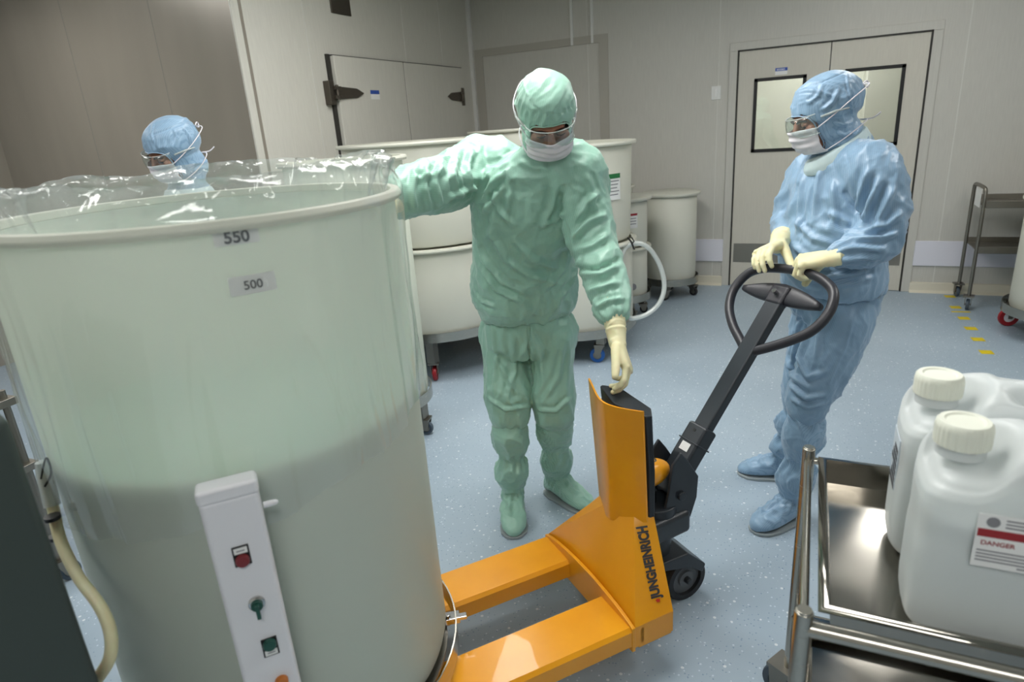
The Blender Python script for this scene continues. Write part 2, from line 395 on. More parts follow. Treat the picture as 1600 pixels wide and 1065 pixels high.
# double door
fr = MB(); fr.bb((DX0-.075, BACK-.012, 0), (DX0, BACK, DH+.0)); fr.bb((DX1, BACK-.012, 0), (DX1+.075, BACK, DH)); fr.bb((DX0-.075, BACK-.012, DH), (DX1+.075, BACK, DH+.07))
trim(fr, M_wall, bevel=.003)
DMID = at(1300, 66, BACK).x
trim(MB().bb((DX0-.006, BACK-.014, 0), (DX0+.006, BACK+.03, DH+.006)).bb((DX1-.006, BACK-.014, 0), (DX1+.006, BACK+.03, DH+.006)).bb((DX0-.006, BACK-.014, DH-.005), (DX1+.006, BACK+.03, DH+.006)).bb((DMID-.005, BACK-.004, 0), (DMID+.005, BACK+.03, DH)), M_gap)
def door(n, x0, x1, wpx, lab):
    d = MB()
    zt, zb = at(wpx[0], wpx[1], BACK).z, at(wpx[0], wpx[3], BACK).z
    a, b = at(wpx[0], wpx[1], BACK).x, at(wpx[2], wpx[1], BACK).x
    for q in (((x0, 0), (x1, zb)), ((x0, zt), (x1, DH-.006)), ((x0, zb), (a, zt)), ((b, zb), (x1, zt))):
        d.bb((q[0][0], BACK+.0, max(q[0][1], .006)), (q[1][0], BACK+.045, q[1][1]))
    o = struct(d.build('door_%d' % n, M_door), lab, 'door')
    f = MB(); wd = .022
    f.bb((a-.006, BACK-.008, zb), (a+wd, BACK+.02, zt)); f.bb((b-wd, BACK-.008, zb), (b+.006, BACK+.02, zt)); f.bb((a-.006, BACK-.008, zt-wd), (b+.006, BACK+.02, zt+.006)); f.bb((a-.006, BACK-.008, zb-.006), (b+.006, BACK+.02, zb+wd))
    f.build('window_frame', M_black, o)
    MB().bb((a, BACK+.012, zb), (b, BACK+.018, zt)).build('pane', M_pane, o)
    MB().bb((x0+.02, BACK-.002, .235), (x1-.02, BACK, .42)).build('kick_plate', M_kick, o)
    return o, (a, b, zb, zt)
d1, r1 = door(1, DX0+.008, DMID-.006, (1180, 124, 1259, 237), 'left leaf of the double door with a blue notice over its window')
d2, r2 = door(2, DMID+.006, DX1-.008, (1322, 109, 1414, 229), 'right leaf of the double door behind the person in blue')
p = at(1221, 108, BACK); MB().bb((p.x-.05, BACK-.002, p.z-.014), (p.x+.05, BACK, p.z+.012)).build('notice_strip', M_blue, d1); MB().bb((p.x-.05, BACK-.0015, p.z-.045), (p.x+.05, BACK, p.z-.014)).build('notice', M_white, d1)
put_text('notice_text', 'ACCESO', .018, (p.x-.04, BACK-.002, p.z-.008), (1, 0, 0), (0, 0, 1), M_white, d1, .0005)
# a lit corridor niche behind the door panes: back board of the door opening
M_corr = mat('corridor_grey', srgb(200, 200, 190), .6)
c_ = MB(); c_.bb((-1.6, BACK+1.9, -.1), (2.4, BACK+2.0, 2.8)); c_.bb((-1.7, BACK+.1, -.1), (-1.6, BACK+2, 2.8)); c_.bb((2.4, BACK+.1, -.1), (2.5, BACK+2, 2.8)); c_.bb((-1.6, BACK+.1, 2.7), (2.4, BACK+2, 2.8)); c_.bb((-1.6, BACK+.1, -.1), (2.4, BACK+2, 0))
c_.bb((-1.6, BACK+.1, DH), (DX0, BACK+.12, 2.7)).bb((.42, BACK+1.2, 0), (2.4, BACK+1.9, 2.7))
struct(c_.build('wall_corridor', M_corr, smooth=0))
LIGHTS.append((-0.1, BACK+.9, .8, 1.2))  # unseen lamp, added so the corridor looks bright through the panes
# light switch
p = at(1119, 145, BACK); s_ = thing('light_switch', 'small white light switch plate on the wall left of the double door', 'light switch', (p.x, BACK, p.z))
MB().bb((p.x-.042, BACK-.008, p.z-.06), (p.x+.042, BACK, p.z+.06)).build('plate', M_trimw, s_, bevel=.003)
MB().bb((p.x-.012, BACK-.013, p.z-.035), (p.x+.012, BACK-.008, p.z+.035)).build('rocker', M_white, s_, bevel=.002)
# cold room double door on the left wall
def atx(x, y, X): d = ray(x, y); return Vector(CAM + d*(X/d[0]))
cx = COLDX+.05
a = atx(520, 86, cx); b = atx(722, 104, cx); mid = atx(630, 96, cx)
def cold(n, y0, y1, lab, lst, x=cx):
    o = struct(MB().bb((COLDX, y0+.004, .02), (x, y1-.004, a.z)).build('door_%d' % n, M_wallc, bevel=.006), lab, 'door'); return o
c1 = cold(3, a.y, mid.y, 'near leaf of the cold room door with a long strap hinge', 0)
c2 = cold(4, mid.y, b.y, 'far leaf of the cold room door beside the room corner', 0)
trim(MB().bb((COLDX, a.y-.035, 0), (COLDX+.02, a.y+.0, a.z+.01)), M_gap)
trim(MB().bb((COLDX, a.y, a.z+.001), (cx-.01, b.y, a.z+.006)).bb((COLDX, mid.y-.004, 0), (cx-.004, mid.y+.004, a.z)).bb((COLDX, b.y-.004, 0), (COLDX+.01, b.y+.006, a.z)), M_gap)
def hinge(dr, px, y, flip):
    h = atx(px, y, cx); z = h.z; s = -1 if flip else 1
    L = .32 if not flip else .26
    MB().prism([(cx, h.y, z+.045), (cx, h.y+s*L*.72, z+.034), (cx, h.y+s*L, z), (cx, h.y+s*L*.72, z-.034), (cx, h.y, z-.045)], (.018, 0, 0)).build('hinge_strap', M_dark, dr, bevel=.004)
    MB().bb((COLDX, h.y-s*.09, z-.085), (cx+.006, h.y-s*.03, z+.085)).bb((cx-.01, h.y-s*.05, z+.02), (cx+.03, h.y+s*.02, z+.045)).bb((cx-.01, h.y-s*.05, z-.045), (cx+.03, h.y+s*.02, z-.02)).cyl((cx+.02, h.y-s*.02, z-.055), (cx+.02, h.y-s*.02, z+.055), .012).build('hinge_bracket', M_dark, dr, bevel=.003)
hinge(c1, 527, 145, False); hinge(c2, 719, 151, True)
p = atx(586, 147, cx); MB().bb((cx, p.y-.06, p.z), (cx+.002, p.y+.06, p.z+.03)).build('sticker_band', M_blue, c1); MB().bb((cx, p.y-.06, p.z-.04), (cx+.0015, p.y+.06, p.z)).build('sticker', M_white, c1)
# vent on the cold wall
v0 = atx(517, 20, COLDX); v1 = atx(545, 24, COLDX)
vt = MB().bb((COLDX, v0.y, v0.z), (COLDX+.012, v1.y+.02, v0.z+.3)).build('wall_vent', M_dark, bevel=.003); tag(vt, 'dark square vent plate high on the cream wall above the cold room door', 'vent')
for i in range(6): pass
# ceiling lights
M_em = bpy.data.materials.new('lamp_diffuser'); M_em.use_nodes = True; nt = M_em.node_tree; nt.nodes.clear()
_o = nt.nodes.new('ShaderNodeOutputMaterial'); _e = nt.nodes.new('ShaderNodeEmission'); _e.inputs[0].default_value = (1.0, .99, .96, 1); _e.inputs[1].default_value = LIGHT_STRENGTH; nt.links.new(_e.outputs[0], _o.inputs[0])
LLAB = ['square ceiling light panel over the floor before the double door', 'oblong ceiling light panel in front of the dark wall at the far left', 'oblong ceiling light panel over the open floor before the tank stacks', 'large ceiling light panel over the person in green', 'oblong ceiling light panel at the right side of the room', 'oblong ceiling light panel over the near left corner behind the big tank', 'oblong ceiling light panel behind the camera, over the trolley side', 'ceiling light panel added in the corridor to brighten the door panes']
for i, (x, y, sx, sy) in enumerate(LIGHTS):
    CEIL = 3.0 if y < BACK else 2.69
    L = thing('ceiling_light', LLAB[i], 'ceiling light', (x, y, CEIL), 'ceiling light panels')
    MB().bb((x-sx/2, y-sy/2, CEIL-.012), (x+sx/2, y+sy/2, CEIL-.008)).build('diffuser', M_em, L, smooth=0)
    g = MB(); e = .025
    g.bb((x-sx/2-e, y-sy/2-e, CEIL-.02), (x-sx/2, y+sy/2+e, CEIL)); g.bb((x+sx/2, y-sy/2-e, CEIL-.02), (x+sx/2+e, y+sy/2+e, CEIL)); g.bb((x-sx/2, y-sy/2-e, CEIL-.02), (x+sx/2, y-sy/2, CEIL)); g.bb((x-sx/2, y+sy/2, CEIL-.02), (x+sx/2, y+sy/2+e, CEIL))
    g.build('frame', M_trimw, L)
# floor tape
TP = ((1484, 463), (1493, 480), (1501, 487), (1506, 497), (1517, 513), (1528, 530), (1541, 550))
order = ('farthest', 'second farthest', 'third from the trolley', 'fourth from the trolley', 'third nearest', 'second nearest', 'nearest')
for i, (x, y) in enumerate(TP):
    c = atz(x, y); M = Matrix.Rotation(.1, 3, 'Z')
    sx = .075 if i != 2 else .13; sy = .075 if i != 2 else .03
    tag(MB().box((c.x, c.y, .0008), (sx, sy, .0012), M).build('floor_tape', M_tape, smooth=0), '%s yellow tape piece in the dashed floor line' % order[i], 'tape', 'dashed yellow floor tape')

# ------------------------------------------------------------------ casters, dollies, tanks
def caster(parent, x, y, ztop, r=.05, ang=0, tyre=None, w=.028):
    c, s = math.cos(ang), math.sin(ang); d = Vector((c, s, 0)); n = Vector((-s, c, 0)); hub = Vector((x, y, r))+d*r*.55
    f = MB()
    for k in (-1, 1):
        f.prism([Vector((x, y, ztop-.012))+n*k*(w*.8)+d*(-.02), Vector((x, y, ztop-.012))+n*k*(w*.8)+d*.05, hub+n*k*(w*.8)+d*.014+V(0, 0, -.01), hub+n*k*(w*.8)-d*.014+V(0, 0, -.01)], n*.003*k)
    f.box((x+d.x*.012, y+d.y*.012, ztop-.008), (.075, .075, .012), Matrix.Rotation(ang, 3, 'Z'))
    f.cyl(hub-n*w*.95, hub+n*w*.95, .007)
    root = f.build('caster', M_steeld, parent)
    wl = MB()
    Mt = Matrix((Vector((d.x, 0, n.x)), Vector((d.y, 0, n.y)), Vector((0, 1, 0))))
    pr = [(r*.55, -w/2), (r*.93, -w/2), (r, -w*.25), (r, w*.25), (r*.93, w/2), (r*.55, w/2)]
    wl.lathe(pr, hub, 28, Mt, True); 
    t_ = wl.build('tyre', tyre or M_cas, parent); reparent(t_, root)
    h_ = MB().lathe([(r*.12, -w*.35), (r*.6, -w*.3), (r*.6, w*.3), (r*.12, w*.35)], hub, 24, Mt, True).build('hub', M_box if tyre is M_redc else M_steeld, parent); reparent(h_, root)
    return root
def reparent(o, newp):
    # sub-part: keep world placement under a part that itself hangs under a thing
    o.parent = newp; o.matrix_parent_inverse = Matrix.Identity(4)
def dolly(name, c, R, z, label, tyre=None, n=4, a0=.3, r=.05, group='wheeled drum dollies', leg=.0):
    D = thing(name, label, 'dolly', (c[0], c[1], 0), group)
    rr = R+.03
    MB().lathe([(rr-.004, z-.03), (rr, z-.03), (rr, z+.035), (rr-.004, z+.035)], (c[0], c[1], 0), 72, None, True).build('ring', M_steel, D)
    cr = MB()
    for k in range(2):
        an = a0+k*PI/2; d = Vector((math.cos(an), math.sin(an), 0)); cr.box((c[0], c[1], z-.022), (2*rr-.02, .05, .018), Matrix.Rotation(an, 3, 'Z'))
    cr.lathe([(R*.3, z-.013), (R, z-.013), (R, z-.003), (R*.3, z-.003)], (c[0], c[1], 0), 48, None, True)
    cr.build('frame', M_steeld, D)
    for k in range(n):
        an = a0+2*PI*k/n; x = c[0]+math.cos(an)*(R-.03); y = c[1]+math.sin(an)*(R-.03)
        zt = min(z-.03, 2.6*r)
        if z-.03 > zt: MB().bb((x-.03, y-.03, zt), (x+.03, y+.03, z-.03)).build('leg', M_steeld, D)
        caster(D, x, y, zt, r, random.uniform(0, 6.2), tyre)
    return D
def tank(name, c, R, z0, z1, label, m=None, group='white plastic tanks', cat='tank', lid=False, rim=.022, taper=0.0, parts=None):
    T = thing(name, label, cat, (c[0], c[1], z0), group)
    m = m or M_poly; b = R-taper
    MB().lathe([(b-.03, z0), (b-.008, z0+.006), (b, z0+.03), (R, z1-.02), (R-.007, z1-.01), (b-.007, z0+.03), (b-.03, z0+.02)], (c[0], c[1], 0), 96, None, False).build('body', m, T)
    MB().lathe([(R-.006, z1-.02), (R+rim, z1-.022), (R+rim+.004, z1-.012), (R+rim, z1), (R-.006, z1)], (c[0], c[1], 0), 96, None, True).build('rim', M_poly, T)
    if lid: MB().lathe([(.01, z1+.012), (R+rim-.01, z1+.01), (R+rim+.008, z1+.002), (R+rim+.008, z1-.012), (R+rim+.003, z1-.012), (R+rim, z1), (.01, z1+.004)], (c[0], c[1], 0), 96, None, True).build('lid', M_poly, T)
    return T
def curved_label(parent, c, R, az, z0, z1, w, m, name='label', lift=.002):
    mb = MB(); n = 8; r = R+lift; vs = []
    for i in range(n+1):
        a = az+(i/n-.5)*w/r
        vs += [(c[0]+r*math.cos(a), c[1]+r*math.sin(a), z0), (c[0]+r*math.cos(a), c[1]+r*math.sin(a), z1)]
    mb.add(vs, [(2*i, 2*i+2, 2*i+3, 2*i+1) for i in range(n)])
    return mb.build(name, m, parent, smooth=180)
def arc_text(parent, s, c, R, px, py, size, m, name='text', bold=.0):
    """text wrapped round a cylinder, anchored where the line of sight through px,py meets it"""
    d = ray(px, py); A = d[0]**2+d[1]**2; B = -2*(d[0]*c[0]+d[1]*c[1]); Cc = c[0]**2+c[1]**2-R*R
    t = (-B-math.sqrt(B*B-4*A*Cc))/(2*A); q = CAM+d*t; az = math.atan2(q[1]-c[1], q[0]-c[0])
    if s:
        me = text_mesh(s, size, bold, 'CENTER')
        for v in me.vertices:
            a = az+v.co.x/R; rr = R+.004; z = q[2]+v.co.y-size*.35
            v.co = Vector((c[0]+rr*math.cos(a), c[1]+rr*math.sin(a), z))
        link(name, me, m, parent, 0)
    return az, q[2]

# background stacks
C2 = (-2.50, 3.97); C4 = (-1.59, 4.44); C3 = (-2.2, 2.74); C5 = (-2.28, 5.2)
dolly('tank_dolly', C2, .53, .33, 'steel dolly with red wheels under the wide stacked tanks left of the person in green', M_redc, 4, -1.15, .055)
tank('stacked_tank', C2, .54, .33, .93, 'lower white tank of the wide stack on red wheels left of the person in green', rim=.03)
tank('stacked_tank', C2, .54, .935, 1.6, 'upper white tank of the wide stack on red wheels behind the raised green arm', rim=.03, taper=.015)
dolly('tank_dolly', C4, .44, .23, 'steel dolly with blue wheels under the stacked tanks right of the person in green', M_bluec, 4, -.75, .055)
tank('stacked_tank', C4, .445, .23, .84, 'lower white tank of the labelled stack behind the hanging green sleeve', rim=.03)
tk4 = tank('stacked_tank', C4, .445, .845, 1.51, 'upper white tank with a green-topped label right of the person in green', rim=.03, taper=.015)
az, z = arc_text(tk4, '', C4, .445, 957, 291, .02, M_ink)
curved_label(tk4, C4, .445, az, z-.09, z+.08, .15, M_white); curved_label(tk4, C4, .445, az, z+.05, z+.08, .145, M_grn, 'label_band', .004)
for k in range(5): curved_label(tk4, C4, .445, az, z+.03-k*.022, z+.036-k*.022, .12-(k % 3)*.02, M_faint, 'label_line', .004)
dolly('tank_dolly', C3, .29, .24, 'steel dolly under the tall tank close behind the big bag-lined tank', None, 4, .2, .04)
tank('tall_tank', C3, .30, .24, 1.55, 'narrow tall white tank standing just behind the big bag-lined tank', M_polyc)
dolly('tank_dolly', C5, .40, .2, 'steel dolly hidden behind the two wide tank stacks', None, 4, .5, .05)
tank('tall_tank', C5, .42, .2, 1.63, 'white tank farthest back, rim just visible beside the green hood')
# drums by the back wall
B1 = (-1.46, 5.32); B2 = (-1.19, 6.1); B3 = (-1.75, 6.0)
dolly('drum_dolly', B2, .235, .17, 'round steel dolly under the single white drum by the back wall', M_rub, 4, -1.5, .04)
tank('white_drum', B2, .235, .17, .975, 'single white lidded drum against the back wall near the light switch', group='white drums by the back wall', cat='drum', lid=True)
dolly('drum_dolly', B1, .225, .2, 'round steel dolly under the two stacked small drums', M_rub, 4, -.9, .035)
tb = tank('white_drum', B1, .225, .2, .63, 'lower of two stacked small white drums with a round drain plug', group='white drums by the back wall', cat='drum', rim=.03)
ta = tank('white_drum', B1, .225, .635, 1.03, 'upper of two stacked small white drums, with a red-topped label', group='white drums by the back wall', cat='drum', lid=True, rim=.03)
az, z = arc_text(ta, '', B1, .225, 986, 346, .02, M_ink)
curved_label(ta, B1, .225, az, z-.055, z+.065, .12, M_white); curved_label(ta, B1, .225, az, z+.045, z+.063, .115, M_red, 'label_band', .004)
for k in range(3): curved_label(ta, B1, .225, az, z+.02-k*.022, z+.026-k*.022, .09, M_faint, 'label_line', .004)
az, z = arc_text(tb, '', B1, .225, 989, 448, .02, M_ink)
q = Vector((B1[0]+.225*math.cos(az), B1[1]+.225*math.sin(az), z)); dn = Vector((math.cos(az), math.sin(az), 0))
MB().cyl(q-dn*.01, q+dn*.012, .028).build('drain_plug', M_faint, tb, bevel=.003)
dolly('drum_dolly', B3, .22, .18, 'round steel dolly under the drum behind the stacked small drums', M_rub, 4, .4, .035)
tank('white_drum', B3, .22, .18, 1.06, 'white drum mostly hidden behind the two stacked small drums', group='white drums by the back wall', cat='drum')
# hose hanging from the labelled stack
def smooth_path(pts, n=8):
    pts = [Vector(p) for p in pts]; out = []
    for i in range(len(pts)-1):
        p0 = pts[max(i-1, 0)]; p1 = pts[i]; p2 = pts[i+1]; p3 = pts[min(i+2, len(pts)-1)]
        for k in range(n):
            t = k/n; out.append(.5*((2*p1)+(p2-p0)*t+(2*p0-5*p1+4*p2-p3)*t*t+(3*p1-p0-3*p2+p3)*t**3))
    return out+[pts[-1]]
hp = smooth_path([at(958, 470, 4.15), at(967, 420, 4.2), at(975, 390, 4.3), at(992, 380, 4.35), at(1012, 386, 4.4), at(1030, 412, 4.45), at(1038, 445, 4.45), at(1031, 472, 4.4), at(1012, 490, 4.35), at(990, 497, 4.3), at(978, 494, 4.22)])
H = thing('hose', 'clear plastic hose looping from the tank stack down beside the green sleeve', 'hose', tuple(hp[-1]))
MB().tube(hp, .017, 14).build('tube', M_hose, H)
c_ = at(988, 380, 4.33); MB().tube([c_+V(-.03, 0, .04), c_+V(0, -.02, .01), c_+V(.02, -.02, -.04)], .006, 8).tube([c_+V(.0, -.02, .045), c_+V(.02, -.03, .02), c_+V(.0, -.02, 0)], .005, 8).build('cable_tie', M_black, H)

# steel trolley by the back wall
t0 = thing('steel_trolley', 'two-shelf stainless steel trolley standing against the back wall at the right', 'trolley', (1.6, 6.22, 0))
XA, XB, YA, YB = 1.2, 2.15, 6.0, 6.42
zt = at(1549, 290, YA).z; zs = at(1538, 378, YA).z
zt = .93; zs = .5
for X, nm in ((XA, 'frame'), (XB, 'frame')):
    MB().tube(smooth_path([(X, YA, .12), (X, YA, zt-.06), (X, YA+.02, zt), (X, YA+.06, zt+.03), (X, YB-.06, zt+.03), (X, YB-.02, zt), (X, YB, zt-.06), (X, YB, .12)], 5), .0135, 12).build('side_frame', M_steeld, t0)
for z in (zt-.1+.02, zs): 
    MB().bb((XA+.01, YA, z-.03), (XB-.01, YB, z-.02)).bb((XA+.01, YA-.012, z-.035), (XB-.01, YA, z+.02)).bb((XA+.01, YB, z-.035), (XB-.01, YB+.012, z+.02)).build('shelf', M_steeld, t0, bevel=.003)
for X in (XA, XB):
    for Y in (YA, YB): caster(t0, X, Y, .125, .045, random.uniform(1.2, 2), M_cas, .024)
p = at(1535, 297, YA); MB().bb((XA-.015, YA+.06, zt-.12), (XA-.013, YA+.26, zt+.02)).build('paper_tag', M_white, t0)
# tank cropped by the right edge
CR_ = (1.68, 5.42)
dolly('tank_dolly', CR_, .36, .2, 'steel dolly with a red and white wheel at the right edge of the room', M_redc, 4, 2.45, .07)
tank('cropped_tank', CR_, .35, .2, .97, 'white tank cut off by the right edge in front of the steel trolley')

# ------------------------------------------------------------------ the big tank with its bag
CB = (-1.245, 1.052); RB = .42; ZB0, ZB1 = .275, 1.533
BT = thing('process_tank', 'huge translucent tank in the left foreground, lined with a clear bag', 'tank', (CB[0], CB[1], ZB0))
MB().lathe([(RB-.03, ZB0), (RB-.008, ZB0+.006), (RB, ZB0+.035), (RB, ZB1-.02), (RB-.008, ZB1-.02), (RB-.008, ZB0+.035), (RB-.03, ZB0+.02)], (CB[0], CB[1], 0), 128).build('body', M_polyc, BT)
MB().lathe([(RB-.008, ZB1-.02), (RB+.012, ZB1-.022), (RB+.018, ZB1-.012), (RB+.012, ZB1), (RB-.008, ZB1)], (CB[0], CB[1], 0), 128, None, True).build('rim', M_poly, BT, bevel=.003)
az, z = arc_text(BT, '550', CB, RB, 369, 369, .028, M_ink, 'volume_mark', .0008)
curved_label(BT, CB, RB, az, z-.014, z+.014, .075, M_white, 'volume_label'); curved_label(BT, CB, RB, az-.105, z+.012, z+.0145, .03, M_ink, 'level_tick')
az, z = arc_text(BT, '500', CB, RB, 395, 443, .022, M_ink, 'volume_mark', .0003)
curved_label(BT, CB, RB, az, z-.017, z+.017, .08, M_white, 'volume_label')
LQ = MB().lathe([(.05, ZB0+.02), (RB-.012, ZB0+.036), (RB-.012, 1.055), (.05, 1.055)], (CB[0], CB[1], 0), 96).build('liquid_fill', M_liq)
tag(LQ, 'pale green liquid seen through the lower two thirds of the big tank', 'liquid')
DB = dolly('tank_dolly', CB, RB, .255, 'steel ring dolly with dark casters under the big bag-lined tank, above the forks', M_rub, 4, .08, .06)
# toggle clamp on the ring
rq = atz(712, 968, .27); cl = MB()
cl.box(rq+V(-.02, -.0, .0), (.06, .035, .02), Matrix.Rotation(.6, 3, 'Z')); cl.box(rq+V(.012, .012, .006), (.035, .02, .012), Matrix.Rotation(.6, 3, 'Z')); cl.cyl(rq+V(-.02, -.01, -.014), rq+V(-.02, -.01, .022), .008)
cl.build('clamp', M_chrome, DB, bevel=.002)
# bag
def bag():
    nphi = 420; prof = []
    prof += [(.012, .72+.0)]
    N1, N2, N3 = 40, 16, 26
    me = MB(); R = []
    for i in range(N1+N2+N3+1):
        ring = []
        for k in range(nphi):
            a = 2*PI*k/nphi; ca, sa = math.cos(a), math.sin(a)
            low = .97+.04*math.sin(a*2+1)+.05*noise.noise(V(ca*2, sa*2, 3))
            crest = 1.600+.022*noise.noise(V(ca*2.6, sa*2.6, 7))+.010*abs(noise.noise(V(ca*8, sa*8, 2)))
            if i <= N1:
                t = i/N1; z = low+(ZB1+.004-low)*t; r = RB+.007+.012*t**6*1.2
                q = V(ca*5.5, sa*5.5, z*1.6); n = abs(noise.noise(q)); n2 = abs(noise.noise(q*2.7+V(5, 1, 2)))
                r += (.013*(1-2.6*n)+.004*(1-2*n2))*(1-t)**.5*(1 if t < .97 else .3)
                r = max(r, RB+.004)
                if t > .93: r = max(r, RB+.021)
            elif i <= N1+N2:
                t = (i-N1)/N2; z = ZB1+.004+(crest-ZB1-.004)*math.sin(t*PI/2); r = RB+.02-.03*t
                q = V(ca*3.6, sa*3.6, t*.9); r += t*(.05*noise.noise(q)+.030*(.5-2.2*abs(noise.noise(q*1.7+V(1, 2, 3))))+.007*(1-3*abs(noise.noise(q*4.3))))
            else:
                t = (i-N1-N2)/N3; z = crest-(crest-1.25)*t; r = RB-.012-.01*min(1, t*3)
                q = V(ca*6, sa*6, z*7+4); r -= .03*abs(noise.noise(q))*min(1, t*4+.3)
                q2 = V(ca*3.6, sa*3.6, .9); r += max(0, 1-t*3)*(.05*noise.noise(q2)+.030*(.5-2.2*abs(noise.noise(q2*1.7+V(1, 2, 3)))))
            ring.append(V(CB[0]+r*ca, CB[1]+r*sa, z))
        R.append(ring)
    me.rings(R, caps=False)
    o = me.build('bag_liner', M_bag, None, smooth=180)
    return o
tag(bag(), 'clear plastic bag crumpled over the rim of the big tank', 'bag liner')

# ------------------------------------------------------------------ control post
cd_ = V(.66, .75, 0).normalized(); cn = V(cd_.y, -cd_.x, 0)
zp = 1.085; pl = atz(304, 772, zp); pr_ = pl+cd_*.1; 
cp = thing('control_post', 'slim white control box with push buttons in front of the big tank', 'control box', ((pl+pr_).x/2, (pl+pr_).y/2, 0))
dep = .042
MB().prism([pl+V(0, 0, -1.03), pr_+V(0, 0, -1.03), pr_+V(0, 0, -1.03)-cn*dep, pl+V(0, 0, -1.03)-cn*dep], (0, 0, 1.005)).build('housing', M_box, cp, bevel=.009, bseg=3)
MB().prism([pl+V(0, 0, -.03)+cn*.002-cd_*.002, pr_+V(0, 0, -.03)+cn*.002+cd_*.002, pr_+V(0, 0, -.03)-cn*(dep+.002)+cd_*.002, pl+V(0, 0, -.03)-cn*(dep+.002)-cd_*.002], (0, 0, .03)).build('end_cap', M_box, cp, bevel=.008, bseg=3)
MB().box((pl+pr_)/2-cn*dep/2-V(0, 0, zp-.03), (.24, .24, .05), Matrix.Rotation(math.atan2(cd_.y, cd_.x), 3, 'Z')).build('foot', M_steeld, cp, bevel=.005)
def onpost(px, py):
    d = Vector(ray(px, py)); k = (pl-Vector(CAM)).dot(cn)/d.dot(cn); return Vector(CAM)+d*k
Mp = Matrix((cd_, V(0, 0, 1), cn)).transposed()
def button(px, py, m, up=1, nm='push_button', plate=True):
    q = onpost(px, py)
    b_ = MB().lathe([(.0005, 0), (.0125, 0), (.0125, .008), (.011, .011), (.0005, .012)], q, 28, Mp).build(nm, m, cp)
    if plate:
        s = up
        MB().box(q+V(0, 0, .008*s)+cn*.001, (.029, .042, .003), Mp).build('legend_plate', M_black, cp, bevel=.001)
        MB().box(q+V(0, 0, .02*s)+cn*.003, (.023, .012, .001), Mp).build('legend', M_white, cp)
        MB().box(q+V(0, 0, .02*s)+cn*.0038, (.014, .002, .0005), Mp).build('legend_line', M_faint, cp)
M_btr = mat('dark_red_button', srgb(120, 36, 40), .4); M_btg = mat('dark_green_button', srgb(20, 74, 62), .4); M_bto = mat('orange_button', srgb(190, 110, 40), .4)
button(379, 873, M_btr, 1, 'stop_button'); button(421, 1004, M_btg, -1, 'start_button'); button(440, 1062, M_bto, -1, 'indicator', False)
q = onpost(401, 941); MB().lathe([(.0005, 0), (.015, 0), (.015, .004), (.012, .006), (.0005, .006)], q, 28, Mp).build('switch_bezel', M_chrome, cp)
MB().lathe([(.0005, .004), (.011, .004), (.0105, .014), (.0005, .014)], q, 28, Mp).box(q+cn*.016+V(0, 0, -.008)-cd_*.0, (.007, .03, .012), Mp).build('selector_switch', M_btg, cp, bevel=.001)
q = onpost(413, 797)-cn*.02; MB().tube([q, q+cd_*.012, q+cd_*.022, q+cd_*.026], [.006, .006, .005, .002], 14).build('cable_gland', M_box, cp)

# ------------------------------------------------------------------ left edge: dark cabinet, low shelf with wrapped goods, drain hose
kb = MB().prism([(-1.0, .448, 0), (-1.02, .30, 0), (-1.32, .30, 0), (-1.32, .47, 0)], (0, 0, 1.32)).build('equipment_cabinet', mat('dark_green_grey_enamel', srgb(56, 66, 62), .5), bevel=.02); tag(kb, 'dark grey green equipment cabinet cropped at the lower left corner', 'cabinet')
st = thing('low_rack', 'low stainless rack with wrapped goods behind the left side of the big tank', 'rack', (-2.3, 1.2, 0))
ra = atz(10, 742, .55); rb = atz(72, 712, .55); du = (rb-ra).normalized(); dvv = V(-du.y, du.x, 0)
def rk(u, v, z): return ra+du*u+dvv*v+V(0, 0, z-.55)
for z in (.55, .82):
    MB().prism([rk(-.5, 0, z-.03), rk(.12, 0, z-.03), rk(.12, .5, z-.03), rk(-.5, .5, z-.03)], (0, 0, .03)).build('shelf', M_steeld, st, bevel=.003)
for u in (-.47, .09):
    for v in (.03, .47):
        a_ = rk(u, v, 0); MB().cyl((a_.x, a_.y, .1), (a_.x, a_.y, .85), .013).build('post', M_steeld, st); caster(st, a_.x, a_.y, .11, .04, 1.2, M_cas)
def wrap(c, s, seed, label):
    mb = MB().ell(c, s, None, 20); me = remesh(mb, .009, 1); P, N = getv(me)
    n = noise_arr(P, (22, 22, 22), (seed, 0, 0)); n2 = noise_arr(P, (50, 50, 50), (seed, 0, 0)); setv(me, P+N*(.03*(1-3*np.abs(n))+.01*n2)[:, None])
    return tag(link('wrapped_bundle', me, M_bag, None, 180), label, 'plastic wrap', 'plastic-wrapped bundles on the low rack')
w1 = rk(-.08, .16, .655); wrap(w1, (.16, .12, .07), 1, 'crumpled clear plastic bundle on the lower level of the left rack')
w2 = rk(-.1, .16, .915); wrap(w2, (.15, .12, .06), 4, 'crumpled clear plastic bundle on the upper level of the left rack')
def tg(px, py, D):
    d = Vector(ray(px, py)); k = D/math.hypot(d.x, d.y); return Vector(CAM)+d*k
dh = [tg(70, 742, 1.52), tg(82, 790, 1.5), tg(95, 845, 1.45), tg(122, 900, 1.38), tg(155, 945, 1.3), tg(172, 985, 1.24), tg(172, 1025, 1.2), tg(152, 1060, 1.2), tg(120, 1100, 1.25)]
HD = thing('drain_hose', 'cream drain hose with black clamps hanging left of the big tank', 'hose', tuple(dh[-1]))
MB().tube(smooth_path(dh), .011, 16).build('tube', M_glove, HD); MB().tube([dh[0]+V(0, 0, .03), dh[0], dh[1]], [.010, .015, .015], 16).build('fitting', M_hose, HD)
for k in ((82, 808), (89, 838)):
    q = tg(*k, 1.47); MB().tube([q+V(0, 0, .004), q-V(0, 0, .004)], .0145, 16).build('clamp', M_black, HD)
